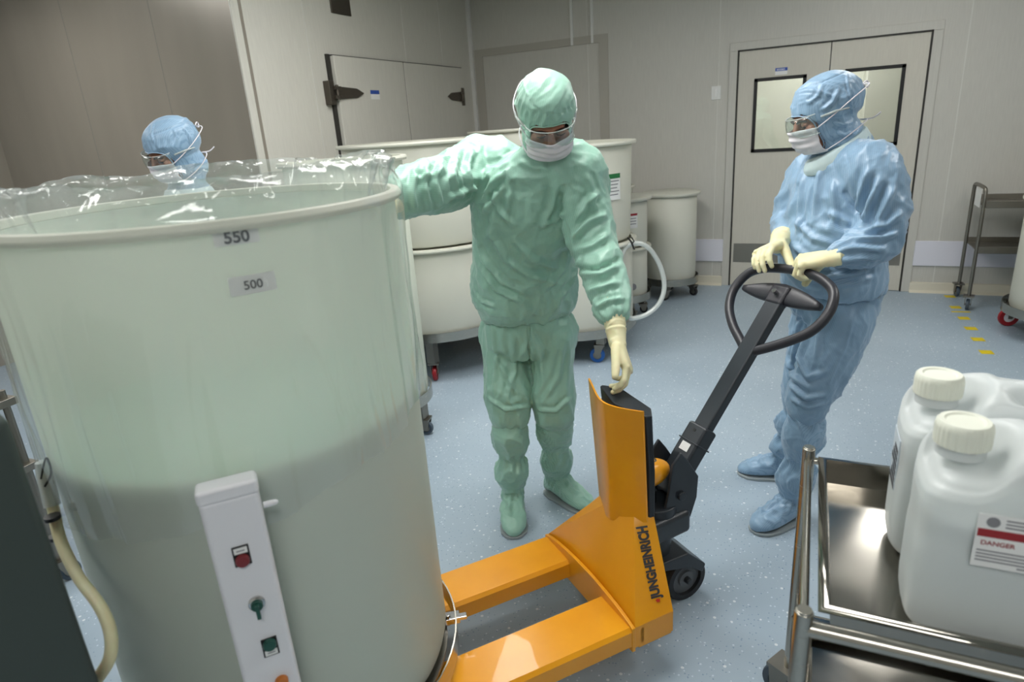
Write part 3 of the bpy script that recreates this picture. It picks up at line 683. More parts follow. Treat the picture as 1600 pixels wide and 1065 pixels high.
pts = smooth_path([tg(64, 748, 1.5), tg(72, 715, 1.5), tg(80, 738, 1.5), tg(70, 760, 1.5)]); MB().tube(pts, .002, 6).build('cord', M_black, HD)

# ------------------------------------------------------------------ pallet truck
P_ = V(.766, -.643, 0); T_ = V(.643, .766, 0)
def W(t, p, z): return T_*t+P_*p+V(0, 0, z)
PC = -1.549
J = thing('pallet_truck', 'orange hand pallet truck with a dark tiller, forks under the big tank', 'pallet truck', tuple(W(1.0, PC, 0)))
def fork(p0, p1, t1):
    mb = MB(); t0 = -.12; zt_, zb_ = .2, .135; wm = (p1-p0)
    sec = [(p0, zb_), (p0, zt_-.012), (p0+.01, zt_), (p1-.01, zt_), (p1, zt_-.012), (p1, zb_), (p1-.01, zb_), (p1-.01, zt_-.014), (p0+.01, zt_-.014), (p0+.01, zb_)]
    R = [[W(t0+.0, p*(.7)+(p0+p1)/2*.3, z-.05*(z > .17)) for p, z in sec], [W(t0+.12, p, z) for p, z in sec], [W(t1, p, z) for p, z in sec]]
    mb.rings(R); f = mb.build('fork', M_orange, J, smooth=30, bevel=.003)
    r_ = MB(); 
    for dt in (0, .09): r_.cyl(W(t0+.16+dt, (p0+p1)/2-.04, .04), W(t0+.16+dt, (p0+p1)/2+.04, .04), .04, seg=28)
    q = r_.build('load_roller', M_rub, J); reparent(q, f)
    return f
fork(-1.82, -1.645, .95); fork(-1.452, -1.277, .95)
# cross plate with an arched top
cp_ = MB(); n = 20; sec = []
for i in range(n+1):
    u = i/n; p = -1.822+u*.548; sec.append((p, .202+.035*math.sin(PI*u)**.7))
poly = [W(.905, p, z) for p, z in sec]+[W(.905, -1.274, .115), W(.905, -1.822, .115)]
cp_.prism(poly, T_*.012); cp_.build('cross_plate', M_orange, J, bevel=.002)
# tapered body: bottom outline to top outline
def bodysec(s):
    z = .125+(.46-.125)*s; k = max(0, (z-.2)/.26)
    hw = .272*(1-k)+.115*k; fw = .272*(1-k)+.03*k; tf = .918+(1.005-.918)*k; tb = 1.06+.02*k
    pts = [(tb, -hw), (tf+(tb-tf)*.12*k, -hw*.999+.0), (tf, -fw), (tf, fw), (tf+(tb-tf)*.12*k, hw), (tb, hw)]
    pts = [(tb, -hw), (tf+.022*k+.0, -(hw*.62+fw*.38) if k > 0 else -hw), (tf, -fw), (tf, fw), (tf+.022*k, (hw*.62+fw*.38) if k > 0 else hw), (tb, hw)]
    inner = [(tb, hw-.01), (tb-.012, hw-.012), (tb-.012, -hw+.012), (tb, -hw+.01)]
    return [W(t, PC+.035*k+p, z) for t, p in pts+inner]
bdm = MB().rings([bodysec(0), bodysec(.22395), bodysec(.4), bodysec(.6), bodysec(.8), bodysec(1)]).mesh('body')
bm = bmesh.new(); bm.from_mesh(bdm); bmesh.ops.triangulate(bm, faces=bm.faces); bm.to_mesh(bdm); bm.free()
bd = link('body', bdm, M_orange, J, 25)
MB().prism([W(.93, PC-.27, .115), W(1.058, PC-.27, .115), W(1.058, PC+.272, .115), W(.93, PC+.272, .115)], (0, 0, .09)).build('base_beam', M_orange, J, bevel=.006)
# bent guard shield
SC = -1.514
base = []
for i in range(25):
    u = -1+2*i/24; base.append((1.0+.042*(math.sqrt(u*u+.10)-.316)/.733+.022*max(0, u)**1.5, u*.1225))
th_ = .006
def shz(u): return .866-.036/(1+math.exp(-(u+.1)*5))+.006*u
outer_b = [W(t-.012, SC+p*(1 if p < 0 else .93), .420+.016*(abs(p)/.122)**2.5+.014*p/.122) for t, p in base]; outer_t = [W(t-.030, SC+p*1.06-.012, shz(p/.122)) for t, p in base]
inn_b = [q+T_*th_ for q in outer_b]; inn_t = [q+T_*th_ for q in outer_t]
m_ = MB(); n = 25; m_.add(outer_b+outer_t+inn_b+inn_t, [(i, i+1, n+i+1, n+i) for i in range(n-1)]+[(2*n+i+1, 2*n+i, 3*n+i, 3*n+i+1) for i in range(n-1)]+[(n+i, n+i+1, 3*n+i+1, 3*n+i) for i in range(n-1)]+[(i+1, i, 2*n+i, 2*n+i+1) for i in range(n-1)]+[(0, n, 3*n, 2*n), (n-1, 3*n-1, 4*n-1, 2*n-1)])
m_.build('guard_shield', M_orange, J, smooth=50)
# dark insert behind the shield
R = []
for s, z in ((0, .43), (.45, .62), (1, None)):
    ring = []
    for (t, p) in [(1.012, 0), (1.05, .114), (1.068, .12), (1.095, .08), (1.09, -.075), (1.05, -.118), (1.038, -.114)]:
        zz = z if z is not None else .826-.012*p/.12
        k_ = 0 if z is None else (.83-z)*.12
        ring.append(W(t+(.016 if z is not None and t < 1.07 else 0)-(k_*.8 if t > 1.08 else 0), SC+p*(1-k_), zz))
    R.append(ring)
MB().rings(R).build('shield_insert', M_anth, J, smooth=30, bevel=.005)
# lettering on the near face
bvh = BVHTree.FromPolygons([v.co for v in bd.data.vertices], [tuple(p.vertices) for p in bd.data.polygons])
def hit(px, py):
    h = bvh.ray_cast(Vector(CAM), Vector(ray(px, py)).normalized()); return h[0]
h0, h1, hl = hit(1031, 932), hit(1009, 818), hit(1017, 930)
if h0 and h1 and hl:
    xd = (h1-h0); yd = (hl-h0); nn = xd.cross(yd).normalized()
    me = text_mesh('JUNGHEINRICH', 1, .05, 'LEFT', .0); xs = [v.co.x for v in me.vertices]; wd_ = max(xs)-min(xs)
    me.transform(Matrix.Diagonal((xd.length/wd_*.995, yd.length*.98/.72, 1, 1)))
    x = xd.normalized(); z_ = nn; y = z_.cross(x)
    def drape(v):
        q = h0+x*v.x+y*v.y+z_*.03; h = bvh.ray_cast(q, -z_); return (h[0]+z_*.002) if h[0] is not None else h0+x*v.x+y*v.y+z_*.004
    bm = bmesh.new(); bm.from_mesh(me); bmesh.ops.triangulate(bm, faces=bm.faces); bmesh.ops.subdivide_edges(bm, edges=[e for e in bm.edges if e.calc_length() > .01], cuts=2); bm.to_mesh(me); bm.free()
    for v in me.vertices: v.co = drape(v.co)
    link('lettering', me, M_ink, J, 0)
    lg = []
    for (a_, b_) in ((-.012, .003), (-.012, .013), (-.005, .018), (-.002, .012), (-.003, .003)): lg.append(drape(V(a_-.001, b_, 0)))
    MB().add([q+z_*.0006 for q in lg], [(0, 1, 2, 3, 4)]).build('logo_mark', mat('logo_red', srgb(190, 40, 24), .5), J, smooth=0)
# pump block, ram, nub
MB().cyl(W(1.20, PC, .20), W(1.20, PC, .36), .055, .062, 32).cyl(W(1.2, PC, .36), W(1.2, PC, .40), .075, .075, 32).build('pump_housing', M_anth, J, bevel=.006)
MB().prism([W(1.10, PC-.09, .28), W(1.30, PC-.075, .28), W(1.30, PC+.075, .28), W(1.10, PC+.09, .28)], (0, 0, .09)).build('pump_block', M_anth, J, bevel=.02, bseg=3)
MB().cyl(W(1.185, PC, .37), W(1.185, PC, .56), .016).build('lift_ram', M_chrome, J)
MB().ell(W(1.15, PC+.0, .515), (.05, .105, .05), Matrix((T_.cross(V(0, 0, 1)), T_, V(0, 0, 1))).transposed()).build('ram_cover', M_orange, J, smooth=180)
# tiller yoke: two side plates
a = V(.616*.643, .616*.766, .788).normalized(); PV = W(1.258, PC, .433); nb = P_.cross(a).normalized()
yk = MB()
for s in (-1, 1):
    c0 = PV+P_*s*.058
    pts = []
    for u, v in ((-.075, -.09), (.045, -.10), (.07, -.03), (.075, .05), (.03, .12), (-.0, .16), (-.035, .12), (-.05, .03)): pts.append(c0+T_*u+V(0, 0, v))
    yk.prism([q-P_*.006 for q in pts], P_*.012)
yk.cyl(PV-P_*.075, PV+P_*.075, .016).cyl(PV-P_*.07-a*.08+nb*.02, PV+P_*.07-a*.08+nb*.02, .012)
yk.build('yoke', M_anth, J, bevel=.004)
sp = []
for i in range(90):
    an = i*.55; c0 = PV+P_*.046+V(0, 0, -.07+i*.0013)+T_*.045; sp.append(c0+T_*math.cos(an)*.012+P_*math.sin(an)*.012)
MB().tube(sp, .0022, 6).build('spring', mat('brass_spring', srgb(130, 100, 60), .35, .9), J)
MB().tube(smooth_path([PV+P_*.01+V(0, 0, .06), PV+T_*.05+V(0, 0, .02), PV+T_*.06-V(0, 0, .05), PV+T_*.01-V(0, 0, .08)]), .006, 8).build('release_rod', M_dark, J)
# tiller column
def abox(c, u, v, wd, dd, name, m, bev=.004, u2=None):
    """box from point c+a*u to c+a*v, wd along P_, dd along nb"""
    A = c+a*u; B = c+a*v; w2 = u2 or wd
    vs = [A+P_*i*wd/2+nb*j*dd/2 for i, j in ((-1, -1), (1, -1), (1, 1), (-1, 1))]+[B+P_*i*w2/2+nb*j*dd/2 for i, j in ((-1, -1), (1, -1), (1, 1), (-1, 1))]
    return MB().add(vs, [(3, 2, 1, 0), (4, 5, 6, 7), (0, 1, 5, 4), (1, 2, 6, 5), (2, 3, 7, 6), (3, 0, 4, 7)]).build(name, m, J, bevel=bev)
abox(PV, -.02, .24, .088, .062, 'tiller_socket', M_anth, .01)
abox(PV, .16, .765, .066, .036, 'tiller_column', M_anth, .006)
abox(PV+nb*.0, .17, .175, .094, .068, 'socket_collar', M_anth, .002)
q = PV+a*.15; s_n = -nb if (-nb).dot(Vector(CAM)-q) > 0 else nb
MB().box(q+s_n*.0325, (.04, .03, .002), Matrix((P_, a, s_n)).transposed()).build('rating_plate', M_white, J)
MB().cyl(PV+a*.215+s_n*.03, PV+a*.215+s_n*.0325, .006).build('screw', M_black, J)
HO = W(1.731, PC, 1.038)
def hl_(u, v, o=0): return HO+P_*u+a*v+nb*o
lp = smooth_path([hl_(*q) for q in ((.0, -.232), (-.05, -.20), (-.125, -.15), (-.182, -.09), (-.205, -.02), (-.185, .045), (-.135, .078), (-.07, .092), (.0, .097), (.07, .094), (.135, .078), (.185, .045), (.205, -.02), (.185, -.09), (.13, -.145), (.06, -.195), (0, -.232))], 8)
MB().tube(lp[:-1], .0165, 18, closed=True).build('handle_loop', M_plast, J, smooth=180)
# trigger head
MB().prism([hl_(-.035, -.045, -.022), hl_(.035, -.045, -.022), hl_(.04, .03, -.022), (hl_(-.04, .03, -.022))], nb*.044).build('handle_head', M_plast, J, bevel=.012, bseg=3)
wg = MB(); sec = []
for i in range(17):
    u = -1+2*i/16; h = .026*(1-abs(u)**2.2)+.011; th = .013+.006*(1-abs(u)); y0 = -.012*abs(u)
    sec.append((hl_(u*.165, y0+.004, -.004), a*h, nb*th))
wg.loft(sec, 20, .8); wg.build('trigger_lever', M_plast, J, smooth=180)
MB().cyl(hl_(0, -.005, -.04), hl_(0, -.005, .04), .008).build('lever_pin', M_chrome, J)
# steer wheels and fork
for s in (-1, 1):
    c0 = W(1.285, PC+s*.052, .085)
    Mt = Matrix((T_, V(0, 0, 1), P_)).transposed(); r = .085; w_ = .045
    wl = MB().lathe([(r*.72, -w_/2), (r*.95, -w_/2), (r, -w_*.3), (r, w_*.3), (r*.95, w_/2), (r*.72, w_/2)], c0, 40, Mt, True).build('steer_wheel', M_rub, J)
    hb = MB().lathe([(r*.12, -w_*.4), (r*.36, -w_*.42), (r*.36, -w_*.2), (r*.74, -w_*.2), (r*.74, w_*.2), (r*.36, w_*.2), (r*.36, w_*.42), (r*.12, w_*.4)], c0, 40, Mt, True)
    for k in range(6):
        an = k*PI/3; d = T_*math.cos(an)+V(0, 0, math.sin(an)); hb.cyl(c0+d*.03, c0+d*.062, .006, seg=8)
    reparent(hb.build('wheel_hub', mat('hub_grey', srgb(92, 96, 100), .5), J), wl)
MB().prism([W(1.16, PC-.02, .22), W(1.24, PC-.02, .22), W(1.33, PC-.02, .14), W(1.31, PC-.02, .06), W(1.25, PC-.02, .07), W(1.17, PC-.02, .15)], P_*.04).prism([W(1.17, PC-.085, .205), W(1.28, PC-.085, .205), W(1.36, PC-.085, .13), W(1.345, PC-.085, .1), W(1.29, PC-.085, .14), W(1.17, PC-.085, .17)], P_*.17).cyl(W(1.285, PC-.09, .085), W(1.285, PC+.09, .085), .012).build('wheel_fork', M_anth, J, bevel=.006)

# ------------------------------------------------------------------ front trolley and jerry cans
F = thing('steel_trolley', 'two-tier stainless steel trolley in the right foreground carrying plastic cans', 'trolley', (.5, 1.3, 0))
ZT = .83; xa, xb, ya, yb = .04, 1.05, 1.0, 1.61
for X in (xa, xb):
    for Y in (ya, yb):
        pst = MB().cyl((X, Y, .12), (X, Y, ZT), .0155, seg=24).build('post', M_steel, F, bevel=.003); caster(F, X, Y, .13, .05, 2.6 if X < .5 else 1, M_cas, .03)
        reparent(MB().cyl((X, Y, ZT-.004), (X, Y, ZT+.003), .0135, seg=24).build('post_cap', M_steel, F, bevel=.0015), pst)
for Y in (ya, yb): 
    MB().cyl((xa, Y, ZT-.035), (xb, Y, ZT-.035), .0145 if Y == ya else .009, seg=20).build('rail', M_steel, F)
def tray(z, depth):
    x0, x1, y0, y1 = xa+.022, xb-.02, ya+.022, yb-.018
    ins = .018
    R = [[V(x0, y0, z+.0), V(x1, y0, z), V(x1, y1, z), V(x0, y1, z)], [V(x0+ins, y0+ins, z+.004), V(x1-ins, y0+ins, z+.004), V(x1-ins, y1-ins, z+.004), V(x0+ins, y1-ins, z+.004)],
         [V(x0+ins+.008, y0+ins+.008, z-depth), V(x1-ins-.008, y0+ins+.008, z-depth), V(x1-ins-.008, y1-ins-.008, z-depth), V(x0+ins+.008, y1-ins-.008, z-depth)]]
    vs = [p for r in R for p in r]; fs = []
    for i in range(2):
        for k in range(4): fs.append((i*4+k, i*4+(k+1) % 4, (i+1)*4+(k+1) % 4, (i+1)*4+k))
    fs.append((8, 9, 10, 11)); 
    return MB().add(vs, fs)
M_tray = mat('scratched_steel_tray', srgb(150, 146, 138), .18, 1)
def _tray():
    m = M_tray; co = coords(m, 'Object'); n = tex_noise(m, 3.5, 3, co); v = nd(m, 'ShaderNodeTexNoise'); v.inputs['Scale'].default_value = 5; v.inputs['Detail'].default_value = 8; v.inputs['Distortion'].default_value = 4; lk(m, co, v.inputs[0])
    mr = nd(m, 'ShaderNodeMapRange'); lk(m, n.outputs[0], mr.inputs[0]); mr.inputs[1].default_value = .35; mr.inputs[2].default_value = .7; mr.inputs[3].default_value = .05; mr.inputs[4].default_value = .24
    lk(m, mr.outputs[0], bs(m).inputs['Roughness']); bump(m, v.outputs[0], .06, .002)
_tray()
tr = tray(ZT-.012, .055).build('tray', M_tray, F, smooth=30, solid=.0025)
tray(.33, .04).build('lower_tray', M_tray, F, smooth=30, solid=.0025)
for Y in (ya, yb): MB().cyl((xa, Y, .31), (xb, Y, .31), .009, seg=16).build('rail', M_steel, F)
for X in (xa, xb): MB().cyl((X, ya, .31), (X, yb, .31), .007, seg=16).build('side_rail', M_steel, F); MB().cyl((X, ya, ZT-.03), (X, yb, ZT-.03), .009, seg=16).build('side_rail', M_steel, F)

def jerry(c, label):
    """c = centre of the base; long side along X"""
    x0, y0, z0 = c; L, Wd, H = .36, .18, .38; K = 1.17
    Jc = thing('jerry_can', label, 'jerry can', c, 'white jerry cans on the steel trolley')
    mb = MB()
    def sec(z, l, w, dx=0, r=.8): return ((x0+dx, y0, z0+z*K), V(l/2, 0, 0), V(0, w/2, 0))
    pr = [(0.002, L-.07, Wd-.06), (.006, L-.03, Wd-.02), (.022, L-.004, Wd-.002), (.05, L, Wd), (.14, L, Wd), (.17, L-.004, Wd-.004), (.24, L-.002, Wd-.004), (.27, L-.006, Wd-.006), (.293, L-.022, Wd-.018), (.31, L-.055, Wd-.04), (.32, L-.10, Wd-.075), (.322, L-.14, Wd-.1)]
    mb.loft([sec(z, l, w) for z, l, w in pr], 56, .42)
    me = remesh(mb, .005, 4)
    P, N = getv(me); X = P[:, 0]-x0; Y = P[:, 1]-y0; Z = (P[:, 2]-z0)/K
    topw = np.clip((Z-.2)/.1, 0, 1)
    mx_ = -L/2+.056; d_ = np.sqrt((np.minimum(X-mx_, 0)*.55+np.maximum(X-mx_, 0))**2+(np.maximum(Y, 0)*1.15+np.minimum(Y, 0)*.55)**2)
    sink = .062/(1+np.exp((d_-.062)/.008))
    for sy in (-1, 1): sink += .040*np.exp(-((X-.07)/.085)**6)*np.exp(-((Y-sy*.043)/.022)**4)
    P[:, 2] -= sink*topw
    side = (np.abs(Y) > Wd*.4)*np.exp(-((X)/.14)**8)*np.exp(-((Z-.12)/.085)**8)*.004
    P[:, 1] -= np.sign(Y)*side
    setv(me, P)
    link('body', me, M_can, Jc, 180)
    lm = MB().loft([sec(z, l-.014, w-.014) for z, l, w in pr[1:6]]+[sec(.2, L-.016, Wd-.016)], 48, .42); link_l = lm.build('contents', M_liqw, Jc, smooth=60)
    mx, my = x0-L/2+.056, y0; z0 = z0+.29*(K-1)
    nk = MB().lathe([(.02, .27), (.036, .275), (.036, .296), (.022, .296)], (mx, my, z0), 40, None, True).build('neck', M_can, Jc)
    cp = MB(); R = []
    prof = [(.0005, .332), (.026, .332), (.029, .335), (.036, .335), (.0395, .331), (.0405, .322), (.0405, .294), (.030, .296)]
    for k, (r, z) in enumerate(prof):
        R.append([V(mx+(r+(.0007*math.cos(30*2*PI*j/120) if 5 <= k <= 6 else 0))*math.cos(2*PI*j/120), my+(r+(.0007*math.cos(30*2*PI*j/120) if 5 <= k <= 6 else 0))*math.sin(2*PI*j/120), z0+z) for j in range(120)])
    cp.rings(R); cp.build('cap', mat('cream_screw_cap', srgb(226, 228, 214), .45), Jc, smooth=40)
    zh = z0+.322
    hd = smooth_path([(x0-.03, y0, zh-.045), (x0-.02, y0, zh-.02), (x0+.01, y0, zh-.004), (x0+.07, y0, zh-.002), (x0+.13, y0, zh-.006), (x0+.155, y0, zh-.03)], 6)
    MB().tube(hd, .014, 16, round_=True).build('handle', M_can, Jc, smooth=180)
    return Jc
jz = ZT-.012-.055+.001
j1 = jerry((.378, 1.155, jz), 'front white jerry can, nearer the camera, with a red-banded label')
j2 = jerry((.372, 1.365, jz), 'rear white jerry can behind the one with the red-banded label')
# label of the front can
lx0, lx1 = .272, .452; ly = 1.155-.0895-.001; lz = jz+.25
ya_ = ly
MB().bb((lx0, ya_-.0012, lz-.075), (lx1, ya_, lz+.02)).build('label', M_white, j1)
MB().bb((lx0+.002, ya_-.0018, lz-.02), (lx1-.002, ya_-.001, lz-.006)).build('label_band', M_red, j1)
MB().lathe([(.0005, 0), (.009, 0), (.009, .0006), (.0005, .0006)], (lx0+.02, ya_-.0018, lz+.007), 20, Matrix(((1, 0, 0), (0, 0, 1), (0, 1, 0)))).build('label_emblem', M_faint, j1)
for k, (u0, u1, z) in enumerate(((.036, .075, .013), (.036, .07, .007), (.036, .078, .001), (.09, .13, .012), (.09, .125, .004), (.005, .10, -.045), (.005, .115, -.051), (.005, .09, -.057), (.005, .11, -.063), (.06, .1, -.069))):
    MB().bb((lx0+u0, ya_-.0018, lz+z-.0012), (lx0+u1, ya_-.001, lz+z+.0012)).build('label_line', M_faint, j1)
put_text('label_text', 'DANGER', .011, (lx0+.008, ya_-.0012, lz-.034), (1, 0, 0), (0, 0, 1), M_red, j1, .0002)
# print on the left end of the rear can
MB().bb((.372-.1798, 1.365-.04, jz+.14), (.372-.177, 1.365+.04, jz+.25)).build('end_label', mat('pale_end_label', srgb(196, 206, 214), .5), j2)
for k in range(6): MB().bb((.372-.1804, 1.365-.034, jz+.15+k*.015), (.372-.179, 1.365+.034-(k % 3)*.012, jz+.139+k*.015)).build('label_line', M_ink, j2)

# ------------------------------------------------------------------ people
def frame(f, u=(0, 0, 1)):
    f = Vector(f).normalized(); u = Vector(u); r = f.cross(u).normalized(); u = r.cross(f).normalized()
    return f, r, u    # front, the person's right as seen from inside... r = f x u points to the person's right side
def weave(me, bones=None, lateral=None):
    """thread direction for the stripes: distance across the nearest limb or across the trunk"""
    P, _ = getv(me); val = np.zeros(len(P)); best = np.full(len(P), 1e9)
    for a_, b_, lat, bias in bones:
        a_ = np.array(a_); b_ = np.array(b_); ab = b_-a_; t = np.clip(((P-a_)@ab)/(ab@ab), 0, 1); d = np.linalg.norm(P-(a_+t[:, None]*ab), axis=1)*bias
        l = np.array(lat, float); l = l-ab*(l@ab)/(ab@ab); l /= np.linalg.norm(l); m2 = d < best
        val[m2] = ((P-a_)@l)[m2]; best[m2] = d[m2]
    at_ = me.attributes.new('weave', 'FLOAT', 'POINT'); at_.data.foreach_set('value', val.astype('f'))

def head(person, C, f, u, s, hood_m, neck_to, seam_px, gaze=0, bag_tint=None, name='', folds=(), crown=0.0, amp=.004):
    f, r, u = frame(f, u); M = Matrix((r, f, u)).transposed()       # local x=right, y=front, z=up
    def L(x, y, z): return Vector(C)+(r*x+f*y+u*z)*s
    Ms = M
    # skin: skull, jaw, nose, brow ridge, cheeks, lips
    b = MB(); e = lambda c, q: b.ell(L(*c), [k*s for k in q], Ms, 12)
    e((0, -.012, .035), (.077, .096, .092)); e((0, .018, -.045), (.058, .07, .075)); e((0, .07, -.085), (.026, .022, .02))
    e((0, .078, .018), (.046, .016, .012)); b.loft([(L(0, .084, .02), r*.009*s, f*.01*s), (L(0, .1, -.01), r*.012*s, f*.012*s), (L(0, .108, -.028), r*.017*s, f*.012*s)], 12)
    for k in (-1, 1): e((k*.04, .068, -.022), (.024, .02, .022)); pass
    e((0, .085, -.058), (.022, .012, .008))
    b.tube([L(0, -.02, -.05), L(0, -.03, -.12), Vector(neck_to)], [.055*s, .055*s, .06*s], 16)
    skin_prims = b
    # eyes
    for k in (-1, 1):
        MB().ell(L(k*.031, .077, -.002), (.0125*s,)*3, Ms, 10).build('eyeball', M_eye, person, smooth=180)
        lid = MB().ell(L(k*.031, .0785, .001), (.0165*s, .0125*s, .0115*s), Ms, 10).build('eyelid', M_skin, person, smooth=180)
        MB().tube([L(k*.013, .0965, .011), L(k*.03, .0945, .017), L(k*.05, .079, .012)], [.0035*s, .0045*s, .0025*s], 8).build('eyebrow', M_brow, person, smooth=180)
        MB().tube([L(k*.018, .0885, -.004), L(k*.031, .0915, -.007), L(k*.045, .086, -.004)], .0013*s, 6).build('eyelash', M_brow, person, smooth=180)
    # hood
    h = MB(); e2 = lambda c, q: h.ell(L(*c), [k*s for k in q], Ms, 20)
    e2((0, -.02, .035+crown*.3), (.094, .116, .098+crown)); e2((0, -.008, -.04), (.084, .094, .1))
    h.loft([(L(0, -.02, -.05), r*.08*s, f*.085*s), (L(0, -.03, -.1), r*.078*s, f*.082*s), (Vector(neck_to)+u*.03, r*.085*s, f*.085*s), (Vector(neck_to)-u*.03, r*.09*s, f*.09*s)], 28)
    me = remesh(h, .0042*s, 5)
    wrinkle(me, amp*s*1.1, (9, 9, 12), (C[0], 2, 1), None, True)
    P, N = getv(me); q = (P-np.array(C))/s; lx = q@np.array(r); ly = q@np.array(f); lz = q@np.array(u)
    # gathers below the crown panel
    ring = np.exp(-((lz-.062+.06*(ly < -.0)*0)/.02)**2); ang = np.arctan2(ly, lx); nz = noise_arr(P, (9, 9, 9), (4, 4, C[0])); P = P+N*(ring*.0022*s*np.sin(ang*23+nz*9)*np.clip(.5+nz*2, 0, 1))[:, None]
    groove = np.exp(-((lz-.078)/.0035)**2); cr_ = 1/(1+np.exp(-(lz-.074-.004*np.sin(ang*13+nz*6))/.0022)); P = P+N*((cr_*.0032-groove*.001)*s)[:, None]
    # band gathers at the nape
    nb_ = np.exp(-((lz+.07)/.03)**2)*(ly < .02); P = P+N*(nb_*.003*s*np.sin(lz*190+nz*12))[:, None]
    setv(me, P); strokes(me, folds)
    bm = bmesh.new(); bm.from_mesh(me); kill = []
    for v in bm.verts:
        qv = (v.co-Vector(C))/s; x, y, z = qv.dot(r), qv.dot(f), qv.dot(u)
        top = .034
        if y > .045 and abs(x) < .062 and -.105 < z < top and (abs(x)/.0625)**4+((z+.035)/.072)**4 < 1: kill.append(v)
    bmesh.ops.delete(bm, geom=kill, context='VERTS'); 
    edge = [v for v in bm.verts if any(len(e_.link_faces) == 1 for e_ in v.link_edges)]
    bm.to_mesh(me); bm.free()
    weave(me, [(L(0, 0, -.2), L(0, 0, .2), r, 1)])
    ho = link('hood', me, hood_m, person, 180, solid=.0015)
    # hem piping round the face opening
    pts = []
    bvh = BVHTree.FromPolygons([v.co for v in me.vertices], [tuple(p.vertices) for p in me.polygons])
    for i in range(48):
        an = 2*PI*i/48; ca, sa = math.cos(an), math.sin(an)
        k = 1/(abs(ca)**4+abs(sa)**4)**.25; x = .0635*k*ca; z = -.035+.072*k*sa
        near = bvh.find_nearest(L(x, .12 if abs(x) < .05 else .08, z)); pts.append(near[0]+f*.001)
    pts2 = []
    for i in range(48): pts2.append((pts[i-1]+pts[i]*2+pts[(i+1) % 48])/4)
    reparent(MB().tube(pts2, .0022*s, 8, closed=True).build('face_hem', hood_m, person, smooth=180), ho)
    # mask: pleated panel hugging nose and chin
    mk = MB(); nu, nv = 40, 26; vs = []
    for j in range(nv+1):
        v = j/nv; z = -.016-.088*v
        for i in range(nu+1):
            uu = -1+2*i/nu; x = .0755*math.sin(uu*1.35)/math.sin(1.35)*(1-.12*(v-.4)**2)
            nose = math.exp(-(uu/.28)**2)
            y = .055+.062*math.cos(uu*1.42)*(1-.25*abs(v-.35)) + .012*nose*(1-v)*1.2 - .03*max(0, v-.7) - .05*max(0, v-.8)
            y += .0022*math.sin(v*24+math.sin(uu*3)*1.0)*(1-uu*uu*.4)+.003*noise.noise(V(uu*3, v*5, C[0]*9))
            vs.append(L(x, y, z-.006*math.cos(uu*1.5)*(1-v)*-1))
    mk.add(vs, [(j*(nu+1)+i, j*(nu+1)+i+1, (j+1)*(nu+1)+i+1, (j+1)*(nu+1)+i) for j in range(nv) for i in range(nu)])
    mo = mk.build('face_mask', M_mask, person, smooth=180, solid=.0015)
    for k in (-1, 1):
        top = smooth_path([L(k*.07, .062, -.02), L(k*.09, .02, .0), L(k*.1, -.05, .03), L(k*.06, -.135, .05), L(k*.01, -.146, .05)], 6)
        low = smooth_path([L(k*.07, .05, -.1), L(k*.086, .0, -.085), L(k*.084, -.05, -.07), L(k*.04, -.115, -.06), L(0, -.12, -.06)], 6)
        for pth in (top, low): reparent(MB().tube(pth, .0022*s, 6).build('tie', M_mask, person, smooth=180), mo)
    tl = smooth_path([L(0, -.146, .05), L(.012, -.165, .055), L(.02, -.175, .045), L(.01, -.165, .035), L(0, -.15, .045)], 5)
    reparent(MB().tube(tl, .0028*s, 6).build('tie_loop', M_mask, person, smooth=180), mo)
    tl = smooth_path([L(0, -.12, -.06), L(-.012, -.15, -.066), L(-.02, -.175, -.056)], 5)
    reparent(MB().tube(tl, .003*s, 6).build('tie_end', M_mask, person, smooth=180), mo)
    # goggles
    gg = MB(); n = 36; R = []
    for j, (dz, dy) in enumerate(((.03, -.004), (.02, .002), (.0, .006), (-.02, .004), (-.03, -.002), (-.034, -.008))):
        R.append([L(.079*math.sin(1.5*(-1+2*i/n))/math.sin(1.5), .04+(.076+dy)*math.cos(1.42*(-1+2*i/n))**.8+.004, dz-.002-(.008*math.exp(-((-1+2*i/n)/.15)**2) if j > 3 else 0)*-1) for i in range(n+1)])
    nn_ = n+1; gg.add([p for r_ in R for p in r_], [(j*nn_+i, j*nn_+i+1, (j+1)*nn_+i+1, (j+1)*nn_+i) for j in range(5) for i in range(n)])
    go = gg.build('goggles', M_visor, person, smooth=180, solid=.0018)
    for R_ in (R[0], R[-1]): reparent(MB().tube(R_, .0016*s, 6).build('goggle_rim', M_hose, person, smooth=180), go)
    for k in (-1, 1): reparent(MB().tube([L(k*.079, .045, .012), L(k*.097, .0, .014), L(k*.098, -.04, .008)], [.004*s, .004*s, .003*s], 8).build('side_arm', M_hose, person, smooth=180), go)
    return skin_prims, L

